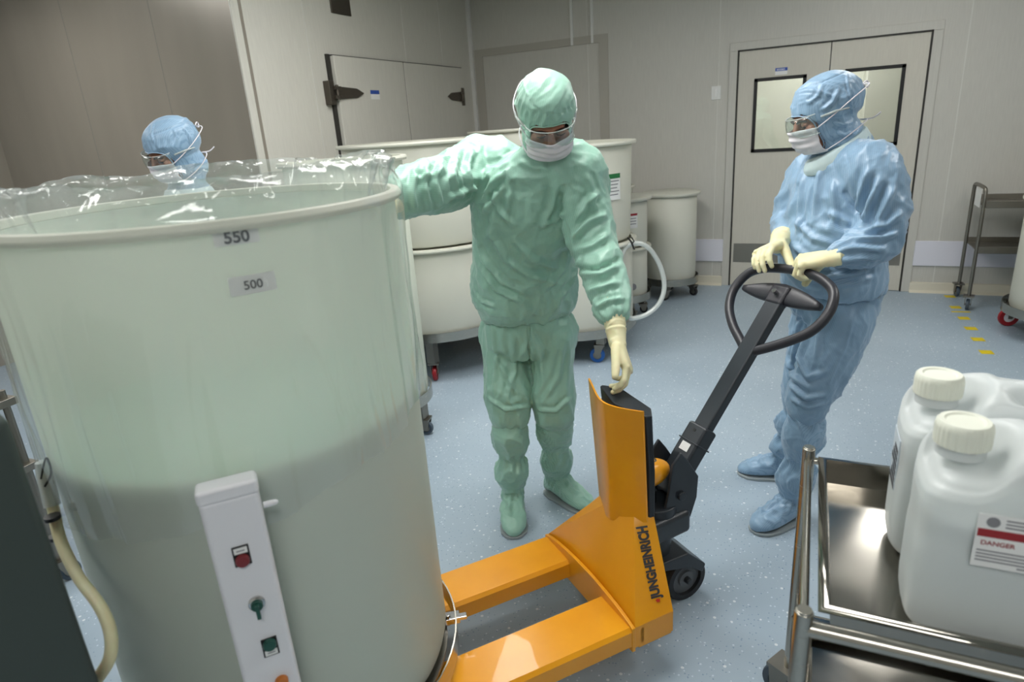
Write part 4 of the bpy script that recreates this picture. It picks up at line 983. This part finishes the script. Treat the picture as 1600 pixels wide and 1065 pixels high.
def hand(person, wrist, fwd, back, right_hand, curl, thumb_curl=.3, spread=.05, arm_from=None, cuff=.11, s=1.0, thumb_dir=None):
    """gloved hand: palm, four fingers with three bends each, thumb from the side of the palm"""
    y = Vector(fwd).normalized(); z = Vector(back); z = (z-y*z.dot(y)).normalized(); x = y.cross(z)   # x: little finger side for a left hand
    tx = x if not right_hand else -x
    # tx points to the thumb side
    tx = -x if right_hand else x
    O = Vector(wrist); b = MB()
    L = lambda a_, b_, c_: O+(tx*a_+y*b_+z*c_)*s
    b.loft([(L(0, -.012, 0), tx*.029*s, z*.021*s), (L(.0, .01, 0), tx*.031*s, z*.02*s), (L(.003, .04, 0), tx*.040*s, z*.018*s), (L(.002, .075, .001), tx*.043*s, z*.0155*s), (L(0, .094, 0), tx*.040*s, z*.012*s)], 24, .8)
    roots = ((.031, .088, .072, .0098), (.0105, .094, .08, .010), (-.0105, .09, .074, .0096), (-.031, .08, .058, .0086))
    for i, (rx, ry, ln, rd) in enumerate(roots):
        c_ = curl[i]; p = L(rx*.96, ry-.02, 0); dirx = tx*(spread*(1.5-i)); pts = [p, L(rx, ry, 0)]; ang = 0
        for k, fr in enumerate((.46, .30, .24)):
            ang += c_[k]; d = (y*math.cos(ang)-z*math.sin(ang)+dirx*math.cos(min(ang, 1.3))).normalized(); pts.append(pts[-1]+d*ln*fr*s)
        rr = [rd*s, rd*1.04*s, rd*.97*s, rd*.9*s, rd*.78*s]
        P2 = []; R2 = []
        for k in range(len(pts)-1):
            P2 += [pts[k], pts[k]*.7+pts[k+1]*.3, pts[k]*.3+pts[k+1]*.7]; R2 += [rr[k], rr[k]*.97, rr[k+1]*.98]
        P2.append(pts[-1]); R2.append(rr[-1]); b.tube(P2, R2, 12, round_=True)
        b.ell(L(rx, ry-.002, .006), (.0085*s,)*3, None, 8)
    td = thumb_dir or (.62, .72, -.3)
    a0 = L(.026, .018, -.004); d1 = (tx*td[0]+y*td[1]+z*td[2]).normalized(); a1 = a0+d1*.042*s
    d2 = (d1+(-tx*.35-z*.2)*thumb_curl*1.5+y*.3*thumb_curl).normalized(); a2 = a1+d2*.034*s; d3 = (d2+(-tx*.5-z*.3)*thumb_curl).normalized(); a3 = a2+d3*.024*s
    b.tube([a0, a0*.5+a1*.5, a1, a1*.5+a2*.5, a2, a3], [.0175*s, .0165*s, .0145*s, .0135*s, .0128*s, .0105*s], 12, round_=True)
    ad = (Vector(arm_from)-O).normalized()
    e0 = O+ad*.01; e1 = O+ad*.04; e2 = O+ad*cuff
    xa_ = tx
    b.tube([O+y*.015, O, e0, e1, O+ad*cuff*.7, e2], [.024*s, .026*s, .027*s, .030*s, .034*s, .037*s], 24)
    me = remesh(b, .0026*s, 3)
    P, N = getv(me); d = (P-np.array(O))@np.array(ad)
    n_ = noise_arr(P, (28, 28, 28), (7, 1, 2)); w_ = np.clip(d/.05+.4, 0, 1)
    P = P+N*((np.abs(n_)*-.003+.001)*w_)[:, None]
    P = P+N*(np.exp(-((d-.045)/.004)**2)*.0016-np.exp(-((d-.052)/.004)**2)*.0018+np.exp(-((d-cuff+.004)/.004)**2)*.002+np.exp(-((d-.06-n_*.02)/.004)**2)*.0014)[:, None]
    setv(me, P)
    return link('glove', me, M_glove, person, 180)

def limb(b, pts, rad, lat=None, flat=1.0, seg=24):
    b.tube(smooth_path(pts, 4), list(np.interp(np.linspace(0, len(pts)-1, (len(pts)-1)*4+1), range(len(pts)), rad)), seg, round_=True)

def boot(person, ankle, knee, toe_dir, m, kr=.062, ln=.27, sc_=1.0, ends=None, seedv=0):
    """fabric overboot: tall leg with gathers at the calf and ankle, a soft foot and a thin sole"""
    A = Vector(ankle); K = Vector(knee); d = Vector((toe_dir[0], toe_dir[1], 0)).normalized(); sd = V(-d.y, d.x, 0); ax = (K-A)
    b = MB(); n = 26; S = []
    for i in range(n+1):
        t = i/n; c = A+ax*t
        r = .052+.016*t
        puff = abs(math.sin(PI*min(1, max(0, (t-.06)/.42)))) if t < .48 else abs(math.sin(PI*min(1, (t-.48)/.5)))
        r = .043+.010*t+.030*puff
        S.append((c, sd*r, d*r*1.04))
    b.loft(S, 28)
    z0 = 0.012
    G = V(A.x, A.y, 0)
    prof = [(-.075, .018, .02, .05), (-.06, .034, .04, .05), (-.02, .046, .06, .08), (.02, .047, .064, .075), (.07, .052, .05, .055), (.12, .057, .038, .042), (.165, .052, .03, .034), (.195, .03, .02, .024), (.205, .012, .012, .02)]
    b.loft([(G+d*x+V(0, 0, max(hc, .02)+.006), sd*w_, V(0, 0, hh)) for x, w_, hh, hc in prof], 24, .85)
    b.loft([(G-d*.01+V(0, 0, .05), sd*.046, d*.06), (A+V(0, 0, .0), sd*.046, d*.05), (A+ax*.15, sd*.05, d*.052)], 24)
    me = remesh(b, .0055, 4)
    P, N = getv(me)
    low = P[:, 2] < .014; 
    tz = ((P-np.array(A))@np.array(ax))/(ax.dot(ax))
    ang = np.arctan2((P-np.array(A))@np.array(d), (P-np.array(A))@np.array(sd))
    g = np.zeros(len(P))
    for tc, wd, am in ((.03, .06, .005), (.47, .09, .0055), (.95, .06, .004)): g += am*np.exp(-((tz-tc)/wd)**2)*np.sin(ang*15+tc*9+np.sin(tz*30))
    na = noise_arr(P, (15, 15, 9), (seedv, 0, 0)); nb_ = noise_arr(P, (26, 26, 34), (seedv, 3, 0))
    up = np.clip((P[:, 2]-.03)/.05, 0, 1)
    g += (.009*(np.clip(1-np.abs(na)*3.2, 0, 1)**1.6-.3)+.0025*(np.clip(1-np.abs(nb_)*3, 0, 1)**1.5-.3))*up
    fx = (P-np.array(G))@np.array(d)
    foot = (P[:, 2] < .11)*(tz < .05)
    g += foot*up*.0042*np.sin(((P-np.array(G))@np.array(sd))*210+np.sin(fx*40)*1.5)*np.exp(-((fx-.08)/.06)**2)
    P = P+N*g[:, None]; P[:, 2] = np.maximum(P[:, 2], .010); setv(me, P)
    weave(me, [(tuple(G), tuple(K), tuple(sd), 1)])
    o = link('overboot', me, m, person, 180)
    so = MB(); out = []
    for x, w_, hh, hc in prof: out.append((x, w_*1.03+.002))
    poly = [G+d*x+sd*w_ for x, w_ in out]+[G+d*x-sd*w_ for x, w_ in reversed(out)]
    so.prism([p+V(0, 0, .0005) for p in poly], (0, 0, .013)); reparent(so.build('sole', M_sole, person, bevel=.003), o)
    return o

# ---- person in green, leaning in with one arm on the tank rim, the other hand on the truck's shield
def green():
    G0 = atz(850, 790)
    pr = thing('person', 'person in a green hooded coverall, hand on the orange truck, arm out to the tank', 'person', (G0.x, G0.y, 0), None)
    vd = V(math.sin(math.radians(-23.5)), math.cos(math.radians(-23.5)), 0)   # away from the camera
    sr = V(vd.y, -vd.x, 0)                                                   # towards the right of the picture
    f = -vd
    bd_ = MB()
    # joints
    neck = at(858, 238, 2.12); chest = at(825, 310, 2.17); belly = at(822, 410, 2.25); hipc = at(824, 488, 2.30)
    shR = at(752, 258, 2.16); elR = at(690, 288, 1.93); wrR = at(632, 300, 1.66)
    shL = at(901, 270, 2.16); elL = at(928, 385, 2.12); wrL = at(958, 497, 1.93)
    hC = at(854, 183, 2.03)
    hf = (f*.80+sr*.10+V(0, 0, -.60)); hu = (V(0, 0, .80)+f*.6)
    sp, L = head(pr, hC, hf, hu, 1.0, M_green, at(856, 240, 2.13), None, folds=[([(826, 150), (832, 165), (850, 178), (875, 178), (893, 166)], .003, -.003), ([(818, 125), (820, 140), (828, 155)], .004, .003)], crown=.0)
    # tunic
    t = MB(); R_ = lambda c, w_, d_: (c, sr*w_, f*d_)
    t.loft([R_(at(858, 226, 2.13), .075, .075), R_(at(852, 238, 2.13), .13, .09), R_(at(836, 262, 2.15), .195, .125), R_(at(826, 300, 2.17), .205, .15), R_(at(820, 350, 2.19), .2, .16), R_(at(817, 400, 2.23), .195, .165), R_(at(818, 440, 2.26), .203, .17), R_(at(820, 468, 2.28), .205, .172), R_(at(822, 482, 2.29), .192, .16), R_(at(822, 490, 2.295), .178, .15)], 40, .9)
    limb(t, [at(790, 262, 2.16), shR, at(718, 276, 2.04), elR, at(660, 292, 1.82), at(628, 305, 1.74)], [.1, .105, .095, .088, .082, .072])
    limb(t, [at(876, 266, 2.15), shL, at(914, 318, 2.16), elL, at(944, 435, 2.04), at(957, 487, 1.955)], [.10, .1, .088, .082, .074, .05])
    me = remesh(t, .007, 4, .5)
    wrinkle(me, .010, (5.5, 5.5, 3.4), (3, 1, 2)); wrinkle(me, .0042, (14, 14, 8), (1, 4, 2)); wrinkle(me, .0016, (30, 30, 18), (1, 4, 9))
    # hem gathers and cuff gathers
    P, N = getv(me)
    zc = at(822, 484, 2.1).z; ang = np.arctan2((P-np.array(hipc))@np.array(f), (P-np.array(hipc))@np.array(sr))
    dl = np.linalg.norm(P-np.array(at(957, 490, 1.95)), axis=1); dr = np.linalg.norm(P-np.array(at(640, 302, 1.7)), axis=1)
    ad_ = Vector(wrL-elL).normalized(); x1 = ad_.cross(V(0, 1, 0)).normalized(); y1 = ad_.cross(x1); rel = P-np.array(wrL); an = np.arctan2(rel@np.array(x1), rel@np.array(y1))
    P = P+N*(np.exp(-(dl/.07)**2)*.005*np.sin(an*11))[:, None]
    setv(me, P)
    F = [  # seams
        ([(812, 222), (778, 250), (760, 285), (752, 330)], .0035, -.004), ([(884, 236), (897, 262), (900, 300), (893, 345)], .0035, -.004),
        # drape folds on the chest
        ([(752, 318), (768, 285), (800, 262)], .012, .009), ([(750, 335), (775, 310), (790, 285)], .012, .009), ([(770, 292), (780, 330), (803, 352)], .012, .010),
        ([(792, 262), (797, 300), (790, 340)], .012, .007), ([(870, 290), (862, 325), (850, 350)], .014, .009), ([(885, 330), (868, 345), (845, 352)], .012, .008),
        ([(745, 365), (756, 405), (785, 440), (830, 460)], .014, .011), ([(752, 420), (775, 452), (815, 472)], .012, .010), ([(765, 360), (790, 405), (830, 432), (870, 440)], .015, .010),
        ([(800, 370), (830, 405), (875, 420)], .014, .008), ([(888, 380), (880, 420), (850, 455)], .014, .010), ([(905, 400), (895, 440), (872, 470)], .012, .008), ([(742, 455), (752, 470), (775, 480)], .01, .008),
        # raised sleeve
        ([(738, 232), (730, 262), (738, 300)], .013, .012), ([(715, 240), (708, 275), (720, 312)], .013, .010), ([(692, 250), (680, 285), (690, 322)], .012, .010), ([(668, 258), (664, 295), (672, 328)], .011, .009),
        ([(650, 266), (644, 300), (650, 330)], .010, .009), ([(700, 262), (670, 275), (648, 280)], .012, .008), ([(745, 290), (725, 300), (700, 310)], .012, .010),
        # hanging sleeve
        ([(900, 345), (918, 315), (938, 300)], .013, .011), ([(893, 372), (920, 345), (948, 335)], .013, .012), ([(897, 392), (925, 385), (952, 365)], .012, .009), ([(905, 420), (935, 418), (966, 404)], .010, -.010), ([(905, 428), (938, 428), (968, 414)], .011, .009),
        ([(918, 455), (940, 448), (968, 440)], .011, .009), ([(930, 480), (950, 470), (975, 466)], .009, .008), ([(915, 270), (925, 295), (930, 330)], .013, .008),
        ([(810, 250), (835, 262), (862, 262)], .010, .006)]
    strokes(me, F)
    weave(me, [(tuple(neck), tuple(hipc), tuple(sr), .62), (tuple(shR), tuple(wrR), (0, 0, 1), 1), (tuple(shL), tuple(wrL), tuple(sr), 1)])
    link('tunic', me, M_green, pr, 180)
    # hands
    fl = wrL; tip = atz(983, 606, .845)
    yv = (at(982, 566, 1.865)-at(962, 512, 1.92)); cam_dir = (Vector(CAM)-wrL).normalized()
    hand(pr, at(965, 536, 1.895), yv, sr*1.0+f*.25+V(0, 0, .2), False, [(.45, .55, .4), (.55, .6, .4), (.75, .7, .45), (.9, .8, .5)], .1, .02, at(957, 478, 1.965), .15, 1.08, (.42, .86, -.25))
    q = at(610, 322, 1.66)
    hand(pr, q, at(596, 345, 1.58)-q, sr*1.0+V(0, 0, .4), True, [(.5, .7, .5)]*4, .3, .03, elR, .12, 1.0)
    # trousers
    tr_ = MB()
    hl1 = at(788, 520, 2.30); kn1 = at(795, 628, 2.20); hl2 = at(862, 520, 2.32); kn2 = at(864, 630, 2.28)
    tr_.loft([R_(at(823, 470, 2.29), .165, .13), R_(at(823, 490, 2.3), .175, .14), R_(at(823, 510, 2.3), .18, .145), R_(at(824, 532, 2.3), .178, .14), R_(at(825, 548, 2.3), .12, .12)], 36, .9)
    limb(tr_, [at(795, 505, 2.3), hl1, at(790, 570, 2.25), at(794, 620, 2.21), at(796, 643, 2.2)], [.1, .106, .092, .1, .088])
    limb(tr_, [at(853, 505, 2.31), hl2, at(862, 570, 2.31), at(866, 620, 2.29), at(866, 642, 2.28)], [.1, .106, .09, .095, .082])
    me = remesh(tr_, .007, 4)
    wrinkle(me, .009, (7, 7, 1.8), (9, 1, 2)); wrinkle(me, .003, (13, 13, 6), (2, 4, 2)); wrinkle(me, .0016, (30, 30, 18), (2, 4, 9))
    strokes(me, [([(826, 512), (827, 560), (832, 600)], .006, -.016), ([(830, 520), (845, 545), (848, 600)], .012, .008), ([(768, 500), (775, 560), (770, 620)], .012, .007), ([(800, 520), (805, 580), (790, 630)], .012, .008), ([(760, 620), (790, 640), (828, 634)], .009, .010), ([(775, 560), (800, 600), (815, 625)], .012, .006),
                 ([(840, 640), (868, 642), (893, 620)], .009, .010), ([(880, 540), (872, 590), (850, 625)], .012, .006), ([(826, 490), (826, 505)], .004, -.003)])
    weave(me, [(tuple(hl1+V(0, 0, .1)), tuple(kn1), tuple(sr), 1), (tuple(hl2+V(0, 0, .1)), tuple(kn2), tuple(sr), 1)])
    link('trousers', me, M_green, pr, 180)
    a1 = atz(803, 782, .09); a2 = atz(868, 762, .09)
    g1 = atz(803, 800); g2 = atz(872, 775)
    A1 = V(g1.x, g1.y, .10); A2 = V(g2.x, g2.y, .10)
    d1_ = atz(804, 846)-g1; d2_ = atz(918, 798)-g2
    boot(pr, A1, at(797, 645, 2.19), d1_, M_green, seedv=1); boot(pr, A2, at(866, 645, 2.28), d2_, M_green, seedv=6)
    # the continuous body inside the clothes
    b = sp
    b.loft([R_(at(857, 232, 2.13), .055, .055), R_(at(838, 262, 2.16), .16, .085), R_(at(828, 310, 2.19), .16, .11), R_(at(822, 400, 2.25), .14, .11), R_(at(823, 480, 2.3), .15, .11), R_(at(824, 525, 2.31), .14, .1)], 24)
    limb(b, [shR, elR, at(640, 300, 1.75), q], [.055, .045, .03, .02]); wq = at(965, 536, 1.895); limb(b, [shL, elL, at(957, 478, 1.965), wq*.5+at(957, 478, 1.965)*.5, wq], [.055, .04, .024, .02, .018])
    limb(b, [hl1, kn1, at(797, 660, 2.18), A1+V(0, 0, .0), V(g1.x, g1.y, .06)], [.07, .05, .034, .03, .028]); limb(b, [hl2, kn2, at(866, 660, 2.27), A2, V(g2.x, g2.y, .06)], [.07, .05, .034, .03, .028])
    link('body', remesh(b, .006, 3), M_skin, pr, 180)
green()

# ---- person in blue behind the tiller
def blue():
    G0 = atz(1240, 800)
    pr = thing('person', 'person in a blue hooded coverall and white mask gripping the dark tiller handle', 'person', (G0.x, G0.y, 0), None)
    f = V(-.80, -.60, 0).normalized(); lt = V(.60, -.80, 0)     # lt: the person's own left, towards the camera and the right of the picture
    hC = at(1287, 181, 2.60)
    hf = V(-.90, -.42, -.32); hu = V(-.30, -.12, 1)
    sp, L = head(pr, hC, hf, hu, 1.02, M_bluef, at(1322, 236, 2.64), None, crown=.0,
                 folds=[([(1250, 138), (1285, 128), (1322, 112)], .003, -.004), ([(1322, 112), (1328, 150), (1335, 190)], .0035, .004), ([(1285, 132), (1278, 150), (1262, 162)], .006, .005), ([(1310, 140), (1300, 160), (1285, 172)], .007, .006), ([(1305, 205), (1320, 212), (1334, 205)], .005, .005), ([(1300, 190), (1318, 196), (1332, 190)], .004, .004)])
    R_ = lambda c, w_, d_: (c, lt*w_, f*d_)
    # neck band
    cb = MB(); nb0 = at(1318, 226, 2.63)
    cb.loft([(at(1305, 226, 2.61)+V(.0, 0, .0), lt*.082+V(0, 0, .02), f*.098+V(0, 0, -.055)), (at(1307, 238, 2.615), lt*.093+V(0, 0, .02), f*.108+V(0, 0, -.055)), (at(1310, 250, 2.62), lt*.10+V(0, 0, .015), f*.108+V(0, 0, -.05))], 40)
    link('neck_band', remesh(cb, .005, 3), M_collar, pr, 180)
    t = MB()
    t.loft([R_(at(1318, 236, 2.64), .09, .09), R_(at(1318, 252, 2.64), .15, .11), R_(at(1318, 280, 2.64), .195, .14), R_(at(1310, 325, 2.64), .20, .155), R_(at(1300, 370, 2.63), .195, .165), R_(at(1297, 410, 2.62), .195, .17), R_(at(1300, 436, 2.62), .19, .17), R_(at(1302, 450, 2.63), .185, .165)], 40, .9)
    shL = at(1366, 272, 2.50); elL = at(1372, 372, 2.44); wrL = at(1305, 400, 2.37)
    shR = at(1272, 275, 2.76); elR = at(1238, 345, 2.76); wrR = at(1222, 380, 2.56)
    limb(t, [at(1345, 262, 2.56), shL, at(1378, 318, 2.47), elL, at(1342, 390, 2.40), at(1314, 398, 2.37)], [.095, .096, .088, .084, .07, .05])
    limb(t, [at(1290, 268, 2.72), shR, at(1250, 312, 2.77), elR, at(1228, 366, 2.65), at(1222, 382, 2.57)], [.10, .095, .08, .072, .055, .045])
    me = remesh(t, .007, 4)
    wrinkle(me, .010, (5.5, 5.5, 3.4), (13, 1, 5)); wrinkle(me, .0042, (14, 14, 8), (1, 8, 2)); wrinkle(me, .0016, (30, 30, 18), (1, 8, 9))
    P, N = getv(me); ad_ = Vector(wrL-elL).normalized(); x1 = ad_.cross(V(0, 1, 0)).normalized(); y1 = ad_.cross(x1); rel = P-np.array(wrL); an = np.arctan2(rel@np.array(x1), rel@np.array(y1))
    dl = np.linalg.norm(rel, axis=1); setv(me, P+N*(np.exp(-(dl/.07)**2)*.005*np.sin(an*11))[:, None])
    strokes(me, [([(1322, 238), (1330, 275), (1338, 318)], .0035, -.004), ([(1262, 246), (1250, 275), (1243, 300)], .0035, -.003),
        ([(1358, 262), (1346, 300), (1340, 335)], .014, .013), ([(1375, 275), (1358, 320), (1345, 352)], .014, .013), ([(1400, 285), (1378, 330), (1368, 362)], .014, .011),
        ([(1410, 330), (1385, 352), (1350, 360)], .012, .012), ([(1404, 362), (1375, 372), (1335, 372)], .012, .011), ([(1385, 390), (1350, 386), (1318, 388)], .012, .009), ([(1372, 405), (1345, 402), (1312, 408)], .010, .008),
        ([(1320, 300), (1332, 325), (1346, 345)], .010, -.012), ([(1290, 332), (1312, 340), (1330, 352)], .012, .009), ([(1282, 258), (1276, 300), (1272, 350)], .013, .008), ([(1255, 270), (1250, 320), (1245, 370)], .013, .007), ([(1300, 285), (1305, 320), (1300, 360)], .013, .007),
        ([(1236, 380), (1260, 400), (1300, 425)], .013, .008), ([(1260, 440), (1300, 432), (1350, 425)], .012, .009), ([(1290, 448), (1330, 442), (1370, 432)], .010, .008), ([(1242, 345), (1270, 372), (1300, 380)], .012, .007)])
    weave(me, [(tuple(at(1318, 240, 2.64)), tuple(at(1300, 450, 2.63)), tuple(V(1, 0, 0)), .62), (tuple(shL), tuple(elL), (1, 0, 0), 1), (tuple(elL), tuple(wrL), (0, 0, 1), 1), (tuple(shR), tuple(wrR), (1, 0, 0), 1)])
    link('tunic', me, M_bluef, pr, 180)
    # hands on the loop
    gl = hl_(.022, .097); palm_back = V(0, 0, 1)
    bar = P_; fw = (f*.62-P_*.58+V(0, 0, -.16)).normalized()
    wl_ = gl-fw*.108+V(0, 0, .032)
    hand(pr, wl_, fw*1.0+P_*-.0, V(0, 0, 1)+f*.25, False, [(1.15, 1.25, .8), (1.15, 1.3, .8), (1.15, 1.3, .8), (1.1, 1.3, .8)], .9, .02, at(1326, 394, 2.385), .10, 1.25, (.35, .75, -.75))
    gr = hl_(-.165, .062)
    wr_ = at(1215, 384, 2.50)
    hand(pr, wr_, at(1180, 397, 2.36)-wr_, V(0, 0, 1)+V(-.45, .1, 0), True, [(.5, .6, .5), (.5, .6, .5), (.5, .55, .5), (.5, .5, .5)], .1, .01, elR, .09, 1.12, (.45, .62, -.8))
    # trousers
    tr_ = MB(); h1 = at(1318, 480, 2.57); h2 = at(1280, 482, 2.74)
    tr_.loft([R_(at(1300, 428, 2.64), .165, .13), R_(at(1302, 452, 2.64), .17, .14), R_(at(1300, 478, 2.65), .168, .145), R_(at(1298, 498, 2.65), .13, .12)], 36, .9)
    limb(tr_, [at(1318, 455, 2.58), at(1316, 500, 2.56), at(1294, 560, 2.52), at(1268, 612, 2.49), at(1260, 640, 2.49)], [.095, .108, .094, .086, .068])
    limb(tr_, [at(1282, 455, 2.72), at(1278, 500, 2.74), at(1262, 560, 2.76), at(1252, 612, 2.78), at(1248, 636, 2.79)], [.09, .1, .088, .082, .066])
    me = remesh(tr_, .007, 4)
    wrinkle(me, .009, (7, 7, 1.8), (29, 1, 2)); wrinkle(me, .003, (13, 13, 6), (2, 14, 2)); wrinkle(me, .0016, (30, 30, 18), (2, 14, 9))
    strokes(me, [([(1250, 470), (1245, 520), (1236, 570)], .010, .008), ([(1340, 470), (1322, 540), (1295, 600)], .005, .004), ([(1262, 520), (1248, 560), (1262, 590), (1290, 580)], .012, .011), ([(1232, 600), (1258, 622), (1290, 616)], .010, .010), ([(1235, 622), (1262, 636), (1292, 628)], .009, .009), ([(1300, 470), (1280, 520), (1275, 560)], .013, .008), ([(1228, 560), (1240, 590), (1262, 605)], .012, .009)])
    weave(me, [(tuple(h1), tuple(at(1262, 640, 2.49)), (1, 0, 0), 1), (tuple(h2), tuple(at(1248, 636, 2.79)), (1, 0, 0), 1)])
    link('trousers', me, M_bluef, pr, 180)
    g1 = atz(1236, 812); g2 = atz(1224, 745)
    A1 = V(g1.x, g1.y, .10); A2 = V(g2.x, g2.y, .10)
    boot(pr, A1, at(1261, 640, 2.49), atz(1158, 838)-g1, M_bluef, seedv=11); boot(pr, A2, at(1248, 638, 2.79), atz(1165, 740)-g2, M_bluef, seedv=15)
    b = sp
    b.loft([R_(at(1320, 232, 2.64), .055, .055), R_(at(1318, 262, 2.64), .16, .085), R_(at(1312, 320, 2.64), .15, .11), R_(at(1300, 400, 2.63), .14, .11), R_(at(1300, 480, 2.65), .14, .1), R_(at(1298, 495, 2.65), .12, .09)], 24)
    ca = at(1326, 394, 2.385); limb(b, [shL, elL, ca, wl_*.5+ca*.5, wl_], [.055, .04, .024, .02, .018]); limb(b, [shR, elR, wr_*.7+elR*.3, wr_], [.05, .035, .02, .018])
    limb(b, [h1, at(1268, 612, 2.49), at(1260, 650, 2.49), A1, V(g1.x, g1.y, .06)], [.07, .05, .034, .03, .028]); limb(b, [h2, at(1252, 612, 2.78), at(1248, 650, 2.79), A2, V(g2.x, g2.y, .06)], [.07, .05, .034, .03, .028])
    link('body', remesh(b, .006, 3), M_skin, pr, 180)
blue()

# ---- person behind the big tank: head above the rim, the rest standing behind it
def third():
    Y = 2.08; H = at(270, 236, Y)
    pr = thing('person', 'person in a blue hood and goggles behind the big bag-lined tank', 'person', (H.x+.05, H.y+.1, 0), None)
    f = V(.05, -1, 0).normalized(); f = V(-.12, -1, 0).normalized(); lt = V(f.y*-1, f.x, 0)
    hf = V(-.15, -.95, -.36); hu = V(.1, -.3, 1)
    nk = at(296, 300, Y+.06)
    sp, L = head(pr, H, hf, hu, 1.06, M_bluef, nk, None, crown=.0, folds=[([(240, 210), (262, 202), (290, 190), (302, 188)], .004, -.004), ([(240, 190), (236, 210), (242, 228)], .004, .004), ([(272, 202), (276, 215), (272, 228)], .005, .004), ([(285, 198), (296, 212), (300, 226)], .005, .005)])
    R_ = lambda c, w_, d_: (c, lt*w_, f*d_)
    sh = nk+V(.02, .02, -.06); bx = sh.x; by = sh.y
    C_ = lambda z, dx=0: V(bx+dx, by, z)
    cb = MB().loft([(nk+V(.0, 0, .02), lt*.095, f*.1), (nk+V(.0, 0, -.03), lt*.12, f*.12)], 36)
    link('neck_band', remesh(cb, .006, 2), M_collar, pr, 180)
    z1 = sh.z; t = MB()
    t.loft([R_(C_(z1+.03), .1, .09), R_(C_(z1), .16, .11), R_(C_(z1-.06), .2, .13), R_(C_(z1-.3), .2, .155), R_(C_(z1-.55), .2, .165), R_(C_(z1-.62), .185, .15)], 32, .9)
    e_ = []
    for k in (-1, 1):
        a0 = C_(z1-.06)+lt*.17*k; a1 = a0+lt*.06*k+V(0, 0, -.28); a2 = a1+f*.2+V(0, 0, -.1)
        limb(t, [a0, a0*.5+a1*.5, a1, a2], [.1, .09, .085, .055]); e_.append((a0, a1, a2))
    me = remesh(t, .011, 5); wrinkle(me, .006, (5, 5, 3), (43, 1, 5)); weave(me, [(tuple(C_(z1)), tuple(C_(.6)), tuple(lt), 1)]); link('tunic', me, M_bluef, pr, 180)
    for (a0, a1, a2), rh in zip(e_, (False, True)): hand(pr, a2, f+V(0, 0, -.4), V(0, 0, 1), rh, [(.4, .5, .4)]*4, .2, .05, a1, .1)
    tr_ = MB(); zz = z1-.6
    tr_.loft([R_(C_(zz+.04), .16, .13), R_(C_(zz-.05), .17, .14), R_(C_(zz-.15), .12, .12)], 28)
    for k in (-1, 1): limb(tr_, [C_(zz-.04)+lt*.085*k, C_(zz-.3)+lt*.09*k, C_(.5)+lt*.1*k, C_(.42)+lt*.1*k], [.1, .09, .085, .07])
    me = remesh(tr_, .012, 4); wrinkle(me, .005, (5, 5, 3), (3, 1, 5)); weave(me, [(tuple(C_(1)), tuple(C_(.4)), tuple(lt), 1)]); link('trousers', me, M_bluef, pr, 180)
    for k in (-1, 1): q = C_(.1)+lt*.1*k; boot(pr, q, C_(.44)+lt*.1*k, f+lt*.15*k, M_bluef, seedv=20+k)
    b = sp; b.loft([R_(C_(z1), .055, .055), R_(C_(z1-.04), .14, .08), R_(C_(z1-.3), .14, .1), R_(C_(z1-.66), .14, .1)], 20)
    for k in (-1, 1): limb(b, [C_(zz-.0)+lt*.08*k, C_(.5)+lt*.1*k, C_(.06)+lt*.1*k], [.07, .05, .035])
    for a0, a1, a2 in e_: limb(b, [a0, a1, a2], [.05, .04, .028])
    link('body', remesh(b, .009, 3), M_skin, pr, 180)
third()
